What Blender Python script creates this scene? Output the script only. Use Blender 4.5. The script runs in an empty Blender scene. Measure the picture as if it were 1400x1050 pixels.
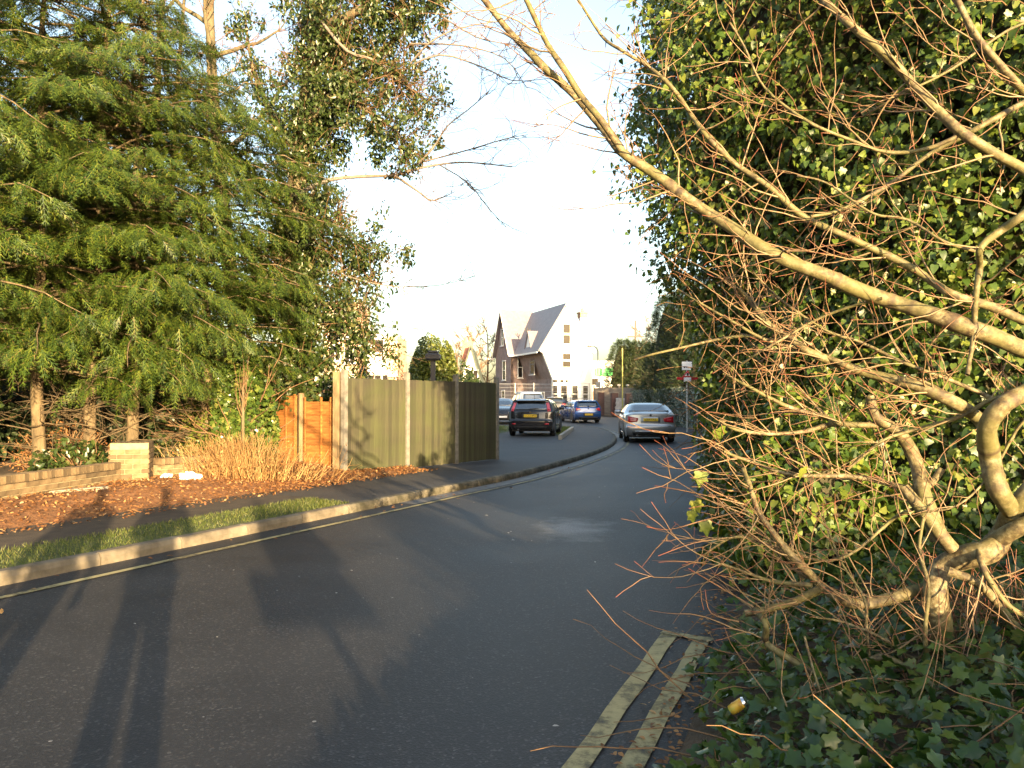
import bpy, math, random
import numpy as np
from mathutils import Vector, Matrix

# ------------------------------------------------------------------ camera, light, exposure
SC = bpy.context.scene
COL = SC.collection
rng = np.random.default_rng(7)
random.seed(7)
R_ = math.radians

CAM = np.array([0.0, 0.0, 1.5])
FPX, PITCH = 1080.0, math.atan(23.0 / 1080.0)
cam_d = bpy.data.cameras.new('camera')
cam = bpy.data.objects.new('camera', cam_d)
COL.objects.link(cam)
cam.location = CAM
cam.rotation_euler = (math.pi / 2 + PITCH, 0, 0)
cam_d.sensor_width = 36.0
cam_d.lens = 36.0 * FPX / 1400.0
cam_d.clip_start = 0.03
cam_d.clip_end = 3000.0
SC.camera = cam

SUN_AZ, SUN_EL = R_(22.3), R_(6.6)          # sun stands behind the camera, to the right
world = bpy.data.worlds.new('World')
SC.world = world
world.use_nodes = True
wn, wl = world.node_tree.nodes, world.node_tree.links
wn.clear()
w_out = wn.new('ShaderNodeOutputWorld')
w_bg = wn.new('ShaderNodeBackground')
w_sky = wn.new('ShaderNodeTexSky')
w_sky.sky_type = 'NISHITA'
w_sky.sun_disc = False
w_sky.sun_elevation = SUN_EL
w_sky.sun_rotation = math.pi - SUN_AZ
w_sky.air_density = 1.0
w_sky.dust_density = 3.0
w_sky.ozone_density = 1.2
w_hsv = wn.new('ShaderNodeHueSaturation')
w_hsv.inputs['Saturation'].default_value = 0.88
wl.new(w_sky.outputs[0], w_hsv.inputs['Color'])
wl.new(w_hsv.outputs[0], w_bg.inputs[0])
w_bg.inputs[1].default_value = 0.15
wl.new(w_bg.outputs[0], w_out.inputs[0])

sun_d = bpy.data.lights.new('sun', 'SUN')
sun_d.energy = 4.9
sun_d.angle = R_(0.5)
sun_d.color = (1.0, 0.71, 0.38)
sun = bpy.data.objects.new('sun', sun_d)
COL.objects.link(sun)
sun.rotation_euler = Vector((-math.sin(SUN_AZ) * math.cos(SUN_EL), math.cos(SUN_AZ) * math.cos(SUN_EL), -math.sin(SUN_EL))).to_track_quat('-Z', 'Y').to_euler()
sun.location = (10, -25, 12)

SC.view_settings.view_transform = 'Standard'
SC.view_settings.look = 'None'
SC.view_settings.gamma = 1.0
SC.view_settings.use_curve_mapping = False
SC.view_settings.exposure = 2.38
SC.cycles.max_bounces = 6
SC.cycles.transparent_max_bounces = 4

# ------------------------------------------------------------------ helpers
def gz(y):
    """gentle rise of the street beyond the bend"""
    return 0.012 * min(max(y - 46.0, 0.0), 45.0)

def at(px, py, depth):
    """point on the sight line of a photo pixel, at the depth it was estimated to stand"""
    a, b = (px - 700.0) / FPX, (525.0 - py) / FPX
    fy, fz = math.cos(PITCH), math.sin(PITCH)
    d = np.array([a, fy - b * fz, fz + b * fy])
    return CAM + d * (depth / d[1])

def link(name, me, parent=None, **props):
    o = bpy.data.objects.new(name, me)
    COL.objects.link(o)
    if parent is not None:
        o.parent = parent
    for k, v in props.items():
        o[k] = v
    return o

def thing(name, label, cat, loc=(0, 0, 0), rz=0.0, group=None):
    o = bpy.data.objects.new(name, None)
    COL.objects.link(o)
    o.location = loc
    o.rotation_euler = (0, 0, rz)
    o.empty_display_size = 0.2
    o['label'] = label
    o['category'] = cat
    if group:
        o['group'] = group
    return o

def tag(o, label, cat, group=None):
    o['label'] = label
    o['category'] = cat
    if group:
        o['group'] = group
    return o

def setting(name):
    o = bpy.data.objects.new(name, None)
    COL.objects.link(o)
    o['kind'] = 'structure'
    return o

def np_mesh(name, V, F, mat=None, smooth=False):
    """V (n,3), F (m,3) or (m,4) array, or a list of index lists"""
    me = bpy.data.meshes.new(name)
    V = np.asarray(V, dtype=np.float32)
    if isinstance(F, np.ndarray):
        k = F.shape[1]
        me.vertices.add(len(V))
        me.vertices.foreach_set('co', V.ravel())
        me.loops.add(F.size)
        me.loops.foreach_set('vertex_index', F.astype(np.int32).ravel())
        me.polygons.add(len(F))
        me.polygons.foreach_set('loop_start', np.arange(0, F.size, k, dtype=np.int32))
        me.polygons.foreach_set('loop_total', np.full(len(F), k, dtype=np.int32))
        me.update(calc_edges=True)
    else:
        me.from_pydata([tuple(map(float, v)) for v in V], [], F)
        me.update()
    if smooth:
        me.polygons.foreach_set('use_smooth', np.ones(len(me.polygons), dtype=bool))
    if mat is not None:
        me.materials.append(mat)
    return me

class MB:
    """collects shapes for one mesh"""
    def __init__(self):
        self.v, self.f = [], []
    def add(self, V, F):
        b = len(self.v)
        self.v += [tuple(map(float, p)) for p in V]
        self.f += [[b + int(i) for i in f] for f in F]
        return self
    def box(self, c, s, rz=0.0, bev=0.0):
        cx, cy, cz = c
        hx, hy, hz = s[0] / 2, s[1] / 2, s[2] / 2
        ca, sa = math.cos(rz), math.sin(rz)
        if bev <= 0:
            P = [(x * hx, y * hy, z * hz) for z in (-1, 1) for x, y in ((-1, -1), (1, -1), (1, 1), (-1, 1))]
            F = [(3, 2, 1, 0), (4, 5, 6, 7), (0, 1, 5, 4), (1, 2, 6, 5), (2, 3, 7, 6), (3, 0, 4, 7)]
        else:
            P, F = [], []
            b = min(bev, hx * .9, hy * .9, hz * .9)
            for z, q in ((-hz, b), (-hz + b, 0), (hz - b, 0), (hz, b)):
                P += [(-hx + q, -hy + q, z), (hx - q, -hy + q, z), (hx - q, hy - q, z), (-hx + q, hy - q, z)]
            F = [(3, 2, 1, 0), (12, 13, 14, 15)]
            for k in range(3):
                for i in range(4):
                    j = (i + 1) % 4
                    F.append((k * 4 + i, k * 4 + j, k * 4 + 4 + j, k * 4 + 4 + i))
        self.add([(cx + x * ca - y * sa, cy + x * sa + y * ca, cz + z) for x, y, z in P], F)
        return self
    def beam(self, a, b, w, h):
        """box section bar from a to b"""
        V, F = tube_np([np.array(a, float), np.array(b, float)], [1, 1], 4, sect=(w / 2, h / 2))
        n = len(V)
        return self.add(V, [tuple(q) for q in F] + [(3, 2, 1, 0), (n - 4, n - 3, n - 2, n - 1)])
    def tube(self, pts, rad, sides=8, cap=True):
        V, F = tube_np(pts, rad, sides)
        F = [tuple(q) for q in F]
        n = len(V)
        if cap:
            F += [tuple(range(sides - 1, -1, -1)), tuple(range(n - sides, n))]
        return self.add(V, F)
    def prism(self, poly, d):
        """planar polygon (list of 3-D points) pushed along vector d"""
        n = len(poly)
        P = [np.array(p, float) for p in poly]
        Q = [p + np.array(d, float) for p in P]
        F = [tuple(range(n - 1, -1, -1)), tuple(range(n, 2 * n))]
        F += [(i, (i + 1) % n, n + (i + 1) % n, n + i) for i in range(n)]
        return self.add(P + Q, F)
    def mesh(self, name, mat, smooth=False):
        return np_mesh(name, self.v, self.f, mat, smooth)
    def build(self, name, mat, parent=None, smooth=False, **props):
        return link(name, self.mesh(name, mat, smooth), parent, **props)

def tube_np(pts, rad, sides=5, sect=None):
    P = np.asarray(pts, float)
    r = np.broadcast_to(np.asarray(rad, float), (len(P),))
    T = np.gradient(P, axis=0)
    T /= np.linalg.norm(T, axis=1, keepdims=True) + 1e-9
    m = T.mean(axis=0)
    ref = np.array([0, 0, 1.0]) if abs(m[2]) < 0.85 * np.linalg.norm(m) + 1e-9 else np.array([0, 1.0, 0])
    X = np.cross(T, ref)
    X /= np.linalg.norm(X, axis=1, keepdims=True) + 1e-9
    Y = np.cross(X, T)
    if sect:
        cs = np.array([[-1, -1], [1, -1], [1, 1], [-1, 1]], float) * np.array(sect)
        V = P[:, None] + X[:, None] * cs[None, :, 0:1] + Y[:, None] * cs[None, :, 1:2]
        sides = 4
    else:
        a = np.arange(sides) * (2 * math.pi / sides)
        V = P[:, None] + r[:, None, None] * (X[:, None] * np.cos(a)[None, :, None] + Y[:, None] * np.sin(a)[None, :, None])
    k = len(P)
    i = np.arange(k - 1)[:, None] * sides
    j = np.arange(sides)[None]
    jn = (j + 1) % sides
    F = np.stack([i + j, i + jn, i + sides + jn, i + sides + j], axis=-1).reshape(-1, 4)
    return V.reshape(-1, 3), F

def tubes_mesh(name, lst, sides, mat, smooth=True):
    Vs, Fs, b = [], [], 0
    for pts, rad in lst:
        V, F = tube_np(pts, rad, sides)
        Vs.append(V)
        Fs.append(F + b)
        b += len(V)
    return np_mesh(name, np.concatenate(Vs), np.concatenate(Fs), mat, smooth)

def unit(v):
    v = np.asarray(v, float)
    return v / (np.linalg.norm(v) + 1e-9)

def walk(start, d, length, nseg=5, wander=0.25, grav=0.0):
    P = [np.asarray(start, float)]
    d = unit(d)
    for _ in range(nseg):
        d = unit(d + rng.normal(0, wander, 3) + np.array([0, 0, grav]))
        P.append(P[-1] + d * (length / nseg))
    return np.array(P)

def along(P, t):
    """point and direction on a polyline at fraction t"""
    x = t * (len(P) - 1)
    i = min(int(x), len(P) - 2)
    return P[i] + (P[i + 1] - P[i]) * (x - i), unit(P[i + 1] - P[i])

def smooth_path(P, k=3):
    P = np.asarray(P, float)
    out = []
    n = len(P)
    for i in range(n - 1):
        p0, p1, p2, p3 = P[max(i - 1, 0)], P[i], P[i + 1], P[min(i + 2, n - 1)]
        for t in np.arange(k) / k:
            out.append(0.5 * ((2 * p1) + (-p0 + p2) * t + (2 * p0 - 5 * p1 + 4 * p2 - p3) * t * t + (-p0 + 3 * p1 - 3 * p2 + p3) * t ** 3))
    out.append(P[-1])
    return np.array(out)

def frames(tip, nrm):
    """rotation matrices with y = tip direction, z = normal"""
    t = tip / (np.linalg.norm(tip, axis=1, keepdims=True) + 1e-9)
    x = np.cross(t, nrm)
    x /= np.linalg.norm(x, axis=1, keepdims=True) + 1e-9
    z = np.cross(x, t)
    return np.stack([x, t, z], axis=2)

def scatter_mesh(name, tv, tf, pos, rot, scale, mat):
    tv, tf = np.asarray(tv, float), np.asarray(tf, int)
    V = np.einsum('nij,kj->nki', rot, tv) * scale[:, None, None] + pos[:, None]
    n, k = len(pos), len(tv)
    F = (tf[None] + (np.arange(n) * k)[:, None, None]).reshape(-1, tf.shape[1])
    return np_mesh(name, V.reshape(-1, 3), F, mat)

def leaves(name, tmpl, pos, tip, nrm, size, mat, parent, singles=0, stuff_name=None):
    """leaf_set: the largest in view as single objects, the rest as one stuff part"""
    tv, tf = tmpl
    rot = frames(tip, nrm)
    if singles:
        px = 700 + FPX * pos[:, 0] / np.maximum(pos[:, 1], .1)
        py = 548 - FPX * (pos[:, 2] - 1.5) / np.maximum(pos[:, 1], .1)
        inview = (px > 5) & (px < 1395) & (py > 5) & (py < 1045) & (pos[:, 1] > .5)
        facing = np.abs(np.einsum('ni,ni->n', rot[:, :, 2], unit_rows(pos - CAM)))
        score = np.where(inview, size / np.maximum(pos[:, 1], .1) * (0.4 + facing), -1)
        order = np.argsort(-score)
        pick = order[:singles]
        keep = np.ones(len(pos), bool)
        keep[pick] = False
        me = np_mesh(name, tv, np.asarray(tf, int), mat)
        for i in pick:
            o = link(name, me, parent)
            M = np.eye(4)
            M[:3, :3] = rot[i] * size[i]
            M[:3, 3] = pos[i] - (np.array(parent.location) if parent else 0)
            o.matrix_local = Matrix(M.tolist())
        pos, rot, size = pos[keep], rot[keep], size[keep]
    off = np.array(parent.location) if parent is not None else np.zeros(3)
    me = scatter_mesh(stuff_name or name, tv, tf, pos - off, rot, size, mat)
    o = link(stuff_name or name, me, parent)
    o['kind'] = 'stuff'
    return o

def unit_rows(a):
    return a / (np.linalg.norm(a, axis=1, keepdims=True) + 1e-9)

# leaf shapes -------------------------------------------------------
def ivy_leaf():
    half = [(.0, .0), (.26, -.10), (.46, .06), (.36, .26), (.50, .50), (.24, .56), (.0, 1.0)]
    V = [(0, 0.0, 0), (0, .34, .03), (0, 1.0, -.10)]
    R = [(x, y, .10 * x - .12 * y * y) for x, y in half[1:-1]]
    L = [(-x, y, z) for x, y, z in R]
    V += R + L
    r = [0, 3, 4, 5, 6, 7, 2]
    l = [0, 8, 9, 10, 11, 12, 2]
    F = [(1, r[i], r[i + 1]) for i in range(6)] + [(1, l[i + 1], l[i]) for i in range(6)]
    return np.array(V) - np.array([0, .3, 0]), F

def adult_leaf():
    half = [(.24, -.06), (.40, .10), (.37, .34), (.27, .60), (.12, .84)]
    V = [(0, 0, 0), (0, .36, .03), (0, 1.05, -.12)]
    R = [(x, y, .16 * x - .12 * y * y) for x, y in half]
    V += R + [(-x, y, z) for x, y, z in R]
    r, l = [0, 3, 4, 5, 6, 7, 2], [0, 8, 9, 10, 11, 12, 2]
    F = [(1, r[i], r[i + 1]) for i in range(6)] + [(1, l[i + 1], l[i]) for i in range(6)]
    return np.array(V) - np.array([0, .3, 0]), F

def plain_leaf():
    V = [(0, 0, 0), (.26, .35, .08), (.2, .72, .05), (0, 1.0, -.06), (-.2, .72, .05), (-.26, .35, .08), (0, .45, 0)]
    F = [(6, 0, 1), (6, 1, 2), (6, 2, 3), (6, 3, 4), (6, 4, 5), (6, 5, 0)]
    return np.array(V) - np.array([0, .3, 0]), F

def diamond_leaf():
    V = [(0, -.5, 0), (.32, 0, .10), (0, .5, 0), (-.32, 0, .10)]
    return np.array(V), [(0, 1, 2), (0, 2, 3)]

def frond(n=7, droop=.30, wid=.42, fine=True):
    """flat scale-leaf spray: rachis with slim drooping fingers, each with finer fingers of its own"""
    V, F = [], []
    def finger(x0, y0, z0, ax, ay, ln, w, dz):
        b = len(V)
        px_, py_ = -ay * w, ax * w
        V.extend([(x0 + px_, y0 + py_, z0), (x0 - px_, y0 - py_, z0), (x0 + ax * ln, y0 + ay * ln, z0 - dz)])
        F.append((b, b + 1, b + 2))
    for i in range(n):
        t = (i + .4) / n
        ln = wid * (1.05 - .6 * t) * (0.7 if i == 0 else 1)
        y, z = t * .92, -droop * t * t
        for s in (-1, 1):
            ax, ay = s * .60, .80
            finger(0, y, z, ax, ay, ln, .022, .22 * ln)
            if fine:
                for g, q in ((.42, .5),):
                    fx_, fy_ = ax * ln * g, y + ay * ln * g
                    finger(fx_, fy_, z - .22 * ln * g, s * .95, .30, ln * q, .016, .12 * ln)
                    finger(fx_, fy_, z - .22 * ln * g, s * .10, .99, ln * q, .016, .10 * ln)
    finger(0, .0, 0, 0, 1, 1.15, .022, droop * 1.1)
    return np.array(V), F

def blade():
    V = [(-.03, 0, 0), (.03, 0, 0), (.018, .55, .05), (0, 1, .18), (-.018, .55, .05)]
    return np.array(V), [(0, 1, 2), (0, 2, 4), (4, 2, 3)]

# ------------------------------------------------------------------ materials
def ntree(name):
    m = bpy.data.materials.new(name)
    m.use_nodes = True
    nt = m.node_tree
    nt.nodes.clear()
    out = nt.nodes.new('ShaderNodeOutputMaterial')
    b = nt.nodes.new('ShaderNodeBsdfPrincipled')
    nt.links.new(b.outputs[0], out.inputs[0])
    return m, nt, b, out

def nd(nt, kind, **inp):
    n = nt.nodes.new(kind)
    for k, v in inp.items():
        if k in n.inputs:
            n.inputs[k].default_value = v
    return n

def ramp(nt, fac, stops):
    r = nt.nodes.new('ShaderNodeValToRGB')
    e = r.color_ramp.elements
    while len(e) < len(stops):
        e.new(0.5)
    for el, (p, c) in zip(e, stops):
        el.position = p
        el.color = (*c, 1)
    nt.links.new(fac, r.inputs[0])
    return r.outputs[0]

def noise(nt, vec, scale, detail=5, rough=.6):
    n = nt.nodes.new('ShaderNodeTexNoise')
    n.inputs['Scale'].default_value = scale
    n.inputs['Detail'].default_value = detail
    n.inputs['Roughness'].default_value = rough
    nt.links.new(vec, n.inputs['Vector'])
    return n.outputs[0]

def mixc(nt, fac, a, b, mode='MIX'):
    m = nt.nodes.new('ShaderNodeMix')
    m.data_type = 'RGBA'
    m.blend_type = mode
    for sock, v in ((m.inputs[0], fac), (m.inputs[6], a), (m.inputs[7], b)):
        if hasattr(v, 'is_output'):
            nt.links.new(v, sock)
        elif isinstance(v, (int, float)):
            sock.default_value = v
        else:
            sock.default_value = (*v, 1)
    return m.outputs[2]

def mapped(nt, scale=(1, 1, 1)):
    tc = nt.nodes.new('ShaderNodeTexCoord')
    mp = nt.nodes.new('ShaderNodeMapping')
    mp.inputs['Scale'].default_value = scale
    nt.links.new(tc.outputs['Object'], mp.inputs[0])
    return mp.outputs[0]

def rand_island(nt):
    g = nt.nodes.new('ShaderNodeNewGeometry')
    oi = nt.nodes.new('ShaderNodeObjectInfo')
    a = nt.nodes.new('ShaderNodeMath')
    a.operation = 'ADD'
    nt.links.new(g.outputs['Random Per Island'], a.inputs[0])
    nt.links.new(oi.outputs['Random'], a.inputs[1])
    f = nt.nodes.new('ShaderNodeMath')
    f.operation = 'FRACT'
    nt.links.new(a.outputs[0], f.inputs[0])
    return f.outputs[0]

def bump(nt, b, h, strength=.3, dist=.01):
    n = nt.nodes.new('ShaderNodeBump')
    n.inputs['Strength'].default_value = strength
    n.inputs['Distance'].default_value = dist
    nt.links.new(h, n.inputs['Height'])
    nt.links.new(n.outputs[0], b.inputs['Normal'])

def mat_plain(name, c, rough=.6, metal=0.0, spec=.5, coat=0.0):
    m, nt, b, _ = ntree(name)
    b.inputs['Base Color'].default_value = (*c, 1)
    b.inputs['Roughness'].default_value = rough
    b.inputs['Metallic'].default_value = metal
    b.inputs['Specular IOR Level'].default_value = spec
    b.inputs['Coat Weight'].default_value = coat
    return m

def mat_noise(name, stops, scale=4.0, rough=.8, stretch=(1, 1, 1), bmp=.3, bscale=None, bdist=.01, detail=6, vary=.0, island=False):
    m, nt, b, _ = ntree(name)
    v = mapped(nt, stretch)
    n = noise(nt, v, scale, detail)
    c = ramp(nt, n, stops)
    if vary:
        r = rand_island(nt)
        k = ramp(nt, r, [(0, (1 - vary,) * 3), (1, (1 + vary * .6,) * 3)])
        c = mixc(nt, 1.0, c, k, 'MULTIPLY')
    nt.links.new(c, b.inputs['Base Color'])
    b.inputs['Roughness'].default_value = rough
    if bmp:
        bump(nt, b, noise(nt, v, bscale or scale * 3, 4), bmp, bdist)
    return m

def mat_leaf(name, stops, rough=.38, trans=.3, tint=(1.25, 1.3, .6), spec=.5):
    m, nt, b, out = ntree(name)
    r = rand_island(nt)
    c = ramp(nt, r, stops)
    nt.links.new(c, b.inputs['Base Color'])
    b.inputs['Roughness'].default_value = rough
    b.inputs['Specular IOR Level'].default_value = spec
    t = nt.nodes.new('ShaderNodeBsdfTranslucent')
    nt.links.new(mixc(nt, 1.0, c, tint, 'MULTIPLY'), t.inputs[0])
    mx = nt.nodes.new('ShaderNodeMixShader')
    mx.inputs[0].default_value = trans
    nt.links.new(b.outputs[0], mx.inputs[1])
    nt.links.new(t.outputs[0], mx.inputs[2])
    nt.links.new(mx.outputs[0], out.inputs[0])
    return m

def mat_asphalt(name, base, lite, patch=True, rough=(.5, .8)):
    m, nt, b, _ = ntree(name)
    v = mapped(nt)
    fine = noise(nt, v, 190, 3, .7)
    agg = nt.nodes.new('ShaderNodeTexVoronoi')
    agg.inputs['Scale'].default_value = 85
    nt.links.new(v, agg.inputs['Vector'])
    stones = ramp(nt, agg.outputs['Color'], [(.0, base), (.72, tuple(1.35 * x for x in base)), (.93, lite), (1, tuple(1.7 * x for x in lite))])
    c = mixc(nt, .5, stones, ramp(nt, fine, [(.3, tuple(.55 * x for x in base)), (.7, tuple(1.5 * x for x in base))]))
    big = noise(nt, v, .55, 5, .62)
    c = mixc(nt, 1.0, c, ramp(nt, big, [(.36, (.66, .66, .68)), (.5, (1, 1, 1)), (.64, (1.4, 1.38, 1.33))]), 'MULTIPLY')
    # bright chips and flecks of grit trodden into the surface
    fl = nt.nodes.new('ShaderNodeTexVoronoi')
    fl.inputs['Scale'].default_value = 5.5
    nt.links.new(v, fl.inputs['Vector'])
    spot = nt.nodes.new('ShaderNodeMath')
    spot.operation = 'LESS_THAN'
    spot.inputs[1].default_value = .055
    nt.links.new(fl.outputs['Distance'], spot.inputs[0])
    cut = nt.nodes.new('ShaderNodeMath')
    cut.operation = 'GREATER_THAN'
    cut.inputs[1].default_value = .72
    sep = nt.nodes.new('ShaderNodeSeparateColor')
    nt.links.new(fl.outputs['Color'], sep.inputs[0])
    nt.links.new(sep.outputs[0], cut.inputs[0])
    mul = nt.nodes.new('ShaderNodeMath')
    mul.operation = 'MULTIPLY'
    nt.links.new(spot.outputs[0], mul.inputs[0])
    nt.links.new(cut.outputs[0], mul.inputs[1])
    c = mixc(nt, mul.outputs[0], c, (.20, .20, .20))
    if patch:
        # paler speckled patch near the bend
        tc = nt.nodes.new('ShaderNodeTexCoord')
        mp = nt.nodes.new('ShaderNodeMapping')
        mp.inputs['Location'].default_value = (-.72 / 1.1, -9.3 / 1.9, 0)
        mp.inputs['Scale'].default_value = (1 / 1.1, 1 / 1.9, 1)
        nt.links.new(tc.outputs['Object'], mp.inputs[0])
        ln = nt.nodes.new('ShaderNodeVectorMath')
        ln.operation = 'LENGTH'
        nt.links.new(mp.outputs[0], ln.inputs[0])
        ad = nt.nodes.new('ShaderNodeMath')
        ad.operation = 'ADD'
        nt.links.new(ln.outputs['Value'], ad.inputs[0])
        nt.links.new(noise(nt, v, 2.2, 6, .7), ad.inputs[1])
        fz = ramp(nt, ad.outputs[0], [(.55, (1, 1, 1)), (1.0, (0, 0, 0))])
        sp = ramp(nt, noise(nt, v, 60, 2), [(.35, (.35,) * 3), (.65, (1, 1, 1))])
        c = mixc(nt, mixc(nt, 1.0, fz, sp, 'MULTIPLY'), c, (.21, .215, .225))
    nt.links.new(c, b.inputs['Base Color'])
    rr = nt.nodes.new('ShaderNodeMapRange')
    rr.inputs['To Min'].default_value, rr.inputs['To Max'].default_value = rough
    nt.links.new(big, rr.inputs[0])
    nt.links.new(rr.outputs[0], b.inputs['Roughness'])
    b.inputs['Specular IOR Level'].default_value = .45
    bump(nt, b, mixc(nt, .5, agg.outputs['Distance'], fine), .55, .006)
    return m

def mat_paint_line(name, c, wear=.5):
    """worn road paint: chips show the tar below"""
    m, nt, b, _ = ntree(name)
    v = mapped(nt)
    n = noise(nt, v, 9, 8, .75)
    n2 = noise(nt, v, 1.2, 3)
    mx = mixc(nt, .4, n, n2)
    col = ramp(nt, mx, [(wear - .12, (.035, .035, .035)), (wear - .05, tuple(.45 * x for x in c)), (wear + .0, tuple(.8 * x for x in c)), (wear + .1, c)])
    nt.links.new(col, b.inputs['Base Color'])
    b.inputs['Roughness'].default_value = .75
    bump(nt, b, noise(nt, v, 120, 3), .4, .004)
    return m

def mat_brick_wall(name, c1, c2, mortar, scale=1.0):
    m, nt, b, _ = ntree(name)
    tc = nt.nodes.new('ShaderNodeTexCoord')
    sp = nt.nodes.new('ShaderNodeSeparateXYZ')
    nt.links.new(tc.outputs['Object'], sp.inputs[0])
    ad = nt.nodes.new('ShaderNodeMath')
    ad.operation = 'ADD'
    nt.links.new(sp.outputs[0], ad.inputs[0])
    nt.links.new(sp.outputs[1], ad.inputs[1])
    cb = nt.nodes.new('ShaderNodeCombineXYZ')
    nt.links.new(ad.outputs[0], cb.inputs[0])
    nt.links.new(sp.outputs[2], cb.inputs[1])
    br = nt.nodes.new('ShaderNodeTexBrick')
    br.inputs['Scale'].default_value = scale
    br.inputs['Brick Width'].default_value = .225
    br.inputs['Row Height'].default_value = .075
    br.inputs['Mortar Size'].default_value = .012
    br.inputs['Color1'].default_value = (*c1, 1)
    br.inputs['Color2'].default_value = (*c2, 1)
    br.inputs['Mortar'].default_value = (*mortar, 1)
    nt.links.new(cb.outputs[0], br.inputs['Vector'])
    n = noise(nt, tc.outputs['Object'], 1.5, 4)
    nt.links.new(mixc(nt, 1.0, br.outputs[0], ramp(nt, n, [(.3, (.75,) * 3), (.7, (1.2,) * 3)]), 'MULTIPLY'), b.inputs['Base Color'])
    b.inputs['Roughness'].default_value = .85
    return m

M = {}
M['asphalt'] = mat_asphalt('asphalt', (.019, .0195, .022), (.11, .11, .11))
M['footway'] = mat_asphalt('footway_tar', (.034, .034, .036), (.09, .09, .08), patch=False, rough=(.65, .9))
M['path'] = mat_noise('path_tar', [(.3, (.030, .024, .018)), (.6, (.06, .045, .032)), (.8, (.09, .06, .035))], 6, .9, bmp=.6, bscale=60, bdist=.01)
M['soil'] = mat_noise('soil', [(.3, (.035, .025, .014)), (.7, (.085, .055, .030))], 3, .95, bmp=.8, bscale=14, bdist=.05)
M['litter'] = mat_noise('leaf_litter_soil', [(.25, (.07, .032, .014)), (.5, (.22, .095, .033)), (.75, (.34, .17, .065))], 11, .9, bmp=.9, bscale=30, bdist=.04)
M['turf'] = mat_noise('turf', [(.3, (.035, .05, .012)), (.7, (.08, .10, .025))], 8, .9, bmp=.8, bscale=40, bdist=.03)
M['kerb'] = mat_noise('kerb_concrete', [(.3, (.055, .048, .033)), (.48, (.13, .112, .082)), (.7, (.20, .175, .13))], 4, .85, bmp=.35, bscale=90, bdist=.004, vary=.12)
M['kerb_moss_shade'] = mat_noise('mossy_shaded_kerb_concrete', [(.35, (.035, .034, .018)), (.5, (.085, .078, .055)), (.68, (.15, .135, .10))], 6, .9, bmp=.5, bscale=60, bdist=.006, vary=.15)  # darker kerb copy: shade painted into the colour, with some moss
M['yellow'] = mat_paint_line('worn_yellow_paint', (.36, .31, .15), .505)
M['yellow_old'] = mat_paint_line('thin_yellow_paint', (.34, .29, .14), .56)
M['channel'] = mat_noise('gutter_concrete', [(.3, (.07, .07, .07)), (.7, (.17, .165, .155))], 5, .7, bmp=.3, bscale=70, bdist=.004)

# ------------------------------------------------------------------ ground, road, kerb
KERB = smooth_path(np.array([(-10.0, -6.0, 0), (-7.1, 0.3, 0), (-4.15, 6.4, 0), (-2.0, 10.9, 0), (-1.0, 13.0, 0), (0.0, 15.1, 0), (.78, 17.2, 0), (1.65, 19.75, 0), (2.6, 23.0, 0),
                             (3.35, 26.2, 0), (3.9, 29.5, 0), (4.3, 33.0, 0), (4.55, 37.0, 0), (4.55, 41.0, 0), (4.1, 45.0, 0), (3.2, 49.0, 0), (1.6, 53.0, 0), (-1.0, 57.5, 0), (-6, 63, 0), (-14, 68, 0)]), 24)
EDGE = smooth_path(np.array([(-3.3, -6.0, 0), (-.75, 0, 0), (1.25, 5.0, 0), (2.05, 7.2, 0), (2.95, 11.0, 0), (3.85, 15.9, 0), (5.4, 23, 0), (7.1, 31, 0), (8.4, 39, 0), (9.25, 46, 0), (9.8, 52, 0), (9.3, 58, 0), (7.0, 63, 0), (3, 67.5, 0), (-5, 72, 0), (-14, 75, 0)]), 12)

def resample(P, n):
    d = np.concatenate([[0], np.cumsum(np.linalg.norm(np.diff(P, axis=0), axis=1))])
    t = np.linspace(0, d[-1], n)
    return np.stack([np.interp(t, d, P[:, k]) for k in range(P.shape[1])], axis=1)

def left_normals(P):
    T = np.gradient(P, axis=0)
    N = np.stack([-T[:, 1], T[:, 0], np.zeros(len(P))], axis=1)
    return unit_rows(N)

def sheet(name, A, B, zf, n_across, mat, parent=None, lift=0.0, kind=True):
    """ground sheet between two plan curves; zf(t_across, x, y) gives its height above the street"""
    n = len(A)
    V = []
    for j in range(n_across + 1):
        t = j / n_across
        P = A + (B - A) * t
        V += [(x, y, gz(y) + zf(t, x, y) + lift) for x, y, _ in P]
    F = []
    for j in range(n_across):
        for i in range(n - 1):
            F.append((j * n + i, (j + 1) * n + i, (j + 1) * n + i + 1, j * n + i + 1))
    o = link(name, np_mesh(name, V, F, mat, True), parent)
    if kind and parent is None:
        o['kind'] = 'structure'
    return o

def grid_ground():
    ys = np.concatenate([np.linspace(-120, 40, 9), np.linspace(46, 92, 24), [120, 200, 400, 900]])
    xs = np.array([-900, -300, -100, -40, -10, 10, 40, 100, 300, 900.])
    V = [(x, y, -.06 + gz(y)) for y in ys for x in xs]
    nx = len(xs)
    F = [(j * nx + i, j * nx + i + 1, (j + 1) * nx + i + 1, (j + 1) * nx + i) for j in range(len(ys) - 1) for i in range(nx - 1)]
    o = link('ground', np_mesh('ground', V, F, M['soil']))
    o['kind'] = 'structure'
grid_ground()

NR = 160
Kr, Er = resample(KERB, NR), resample(EDGE, NR)
sheet('road', Er + np.array([.7, -.1, 0]), Kr, lambda t, x, y: 0.0, 10, M['asphalt'])

KN = left_normals(KERB)
def koff(d, y0, y1):
    sel = (KERB[:, 1] >= y0) & (KERB[:, 1] <= y1)
    return (KERB + KN * d)[sel]
def kstrip(name, d0, d1, y0, y1, zf, n, mat, kind=True):
    return sheet(name, koff(d0, y0, y1), koff(d1, y0, y1), zf, n, mat)

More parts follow.
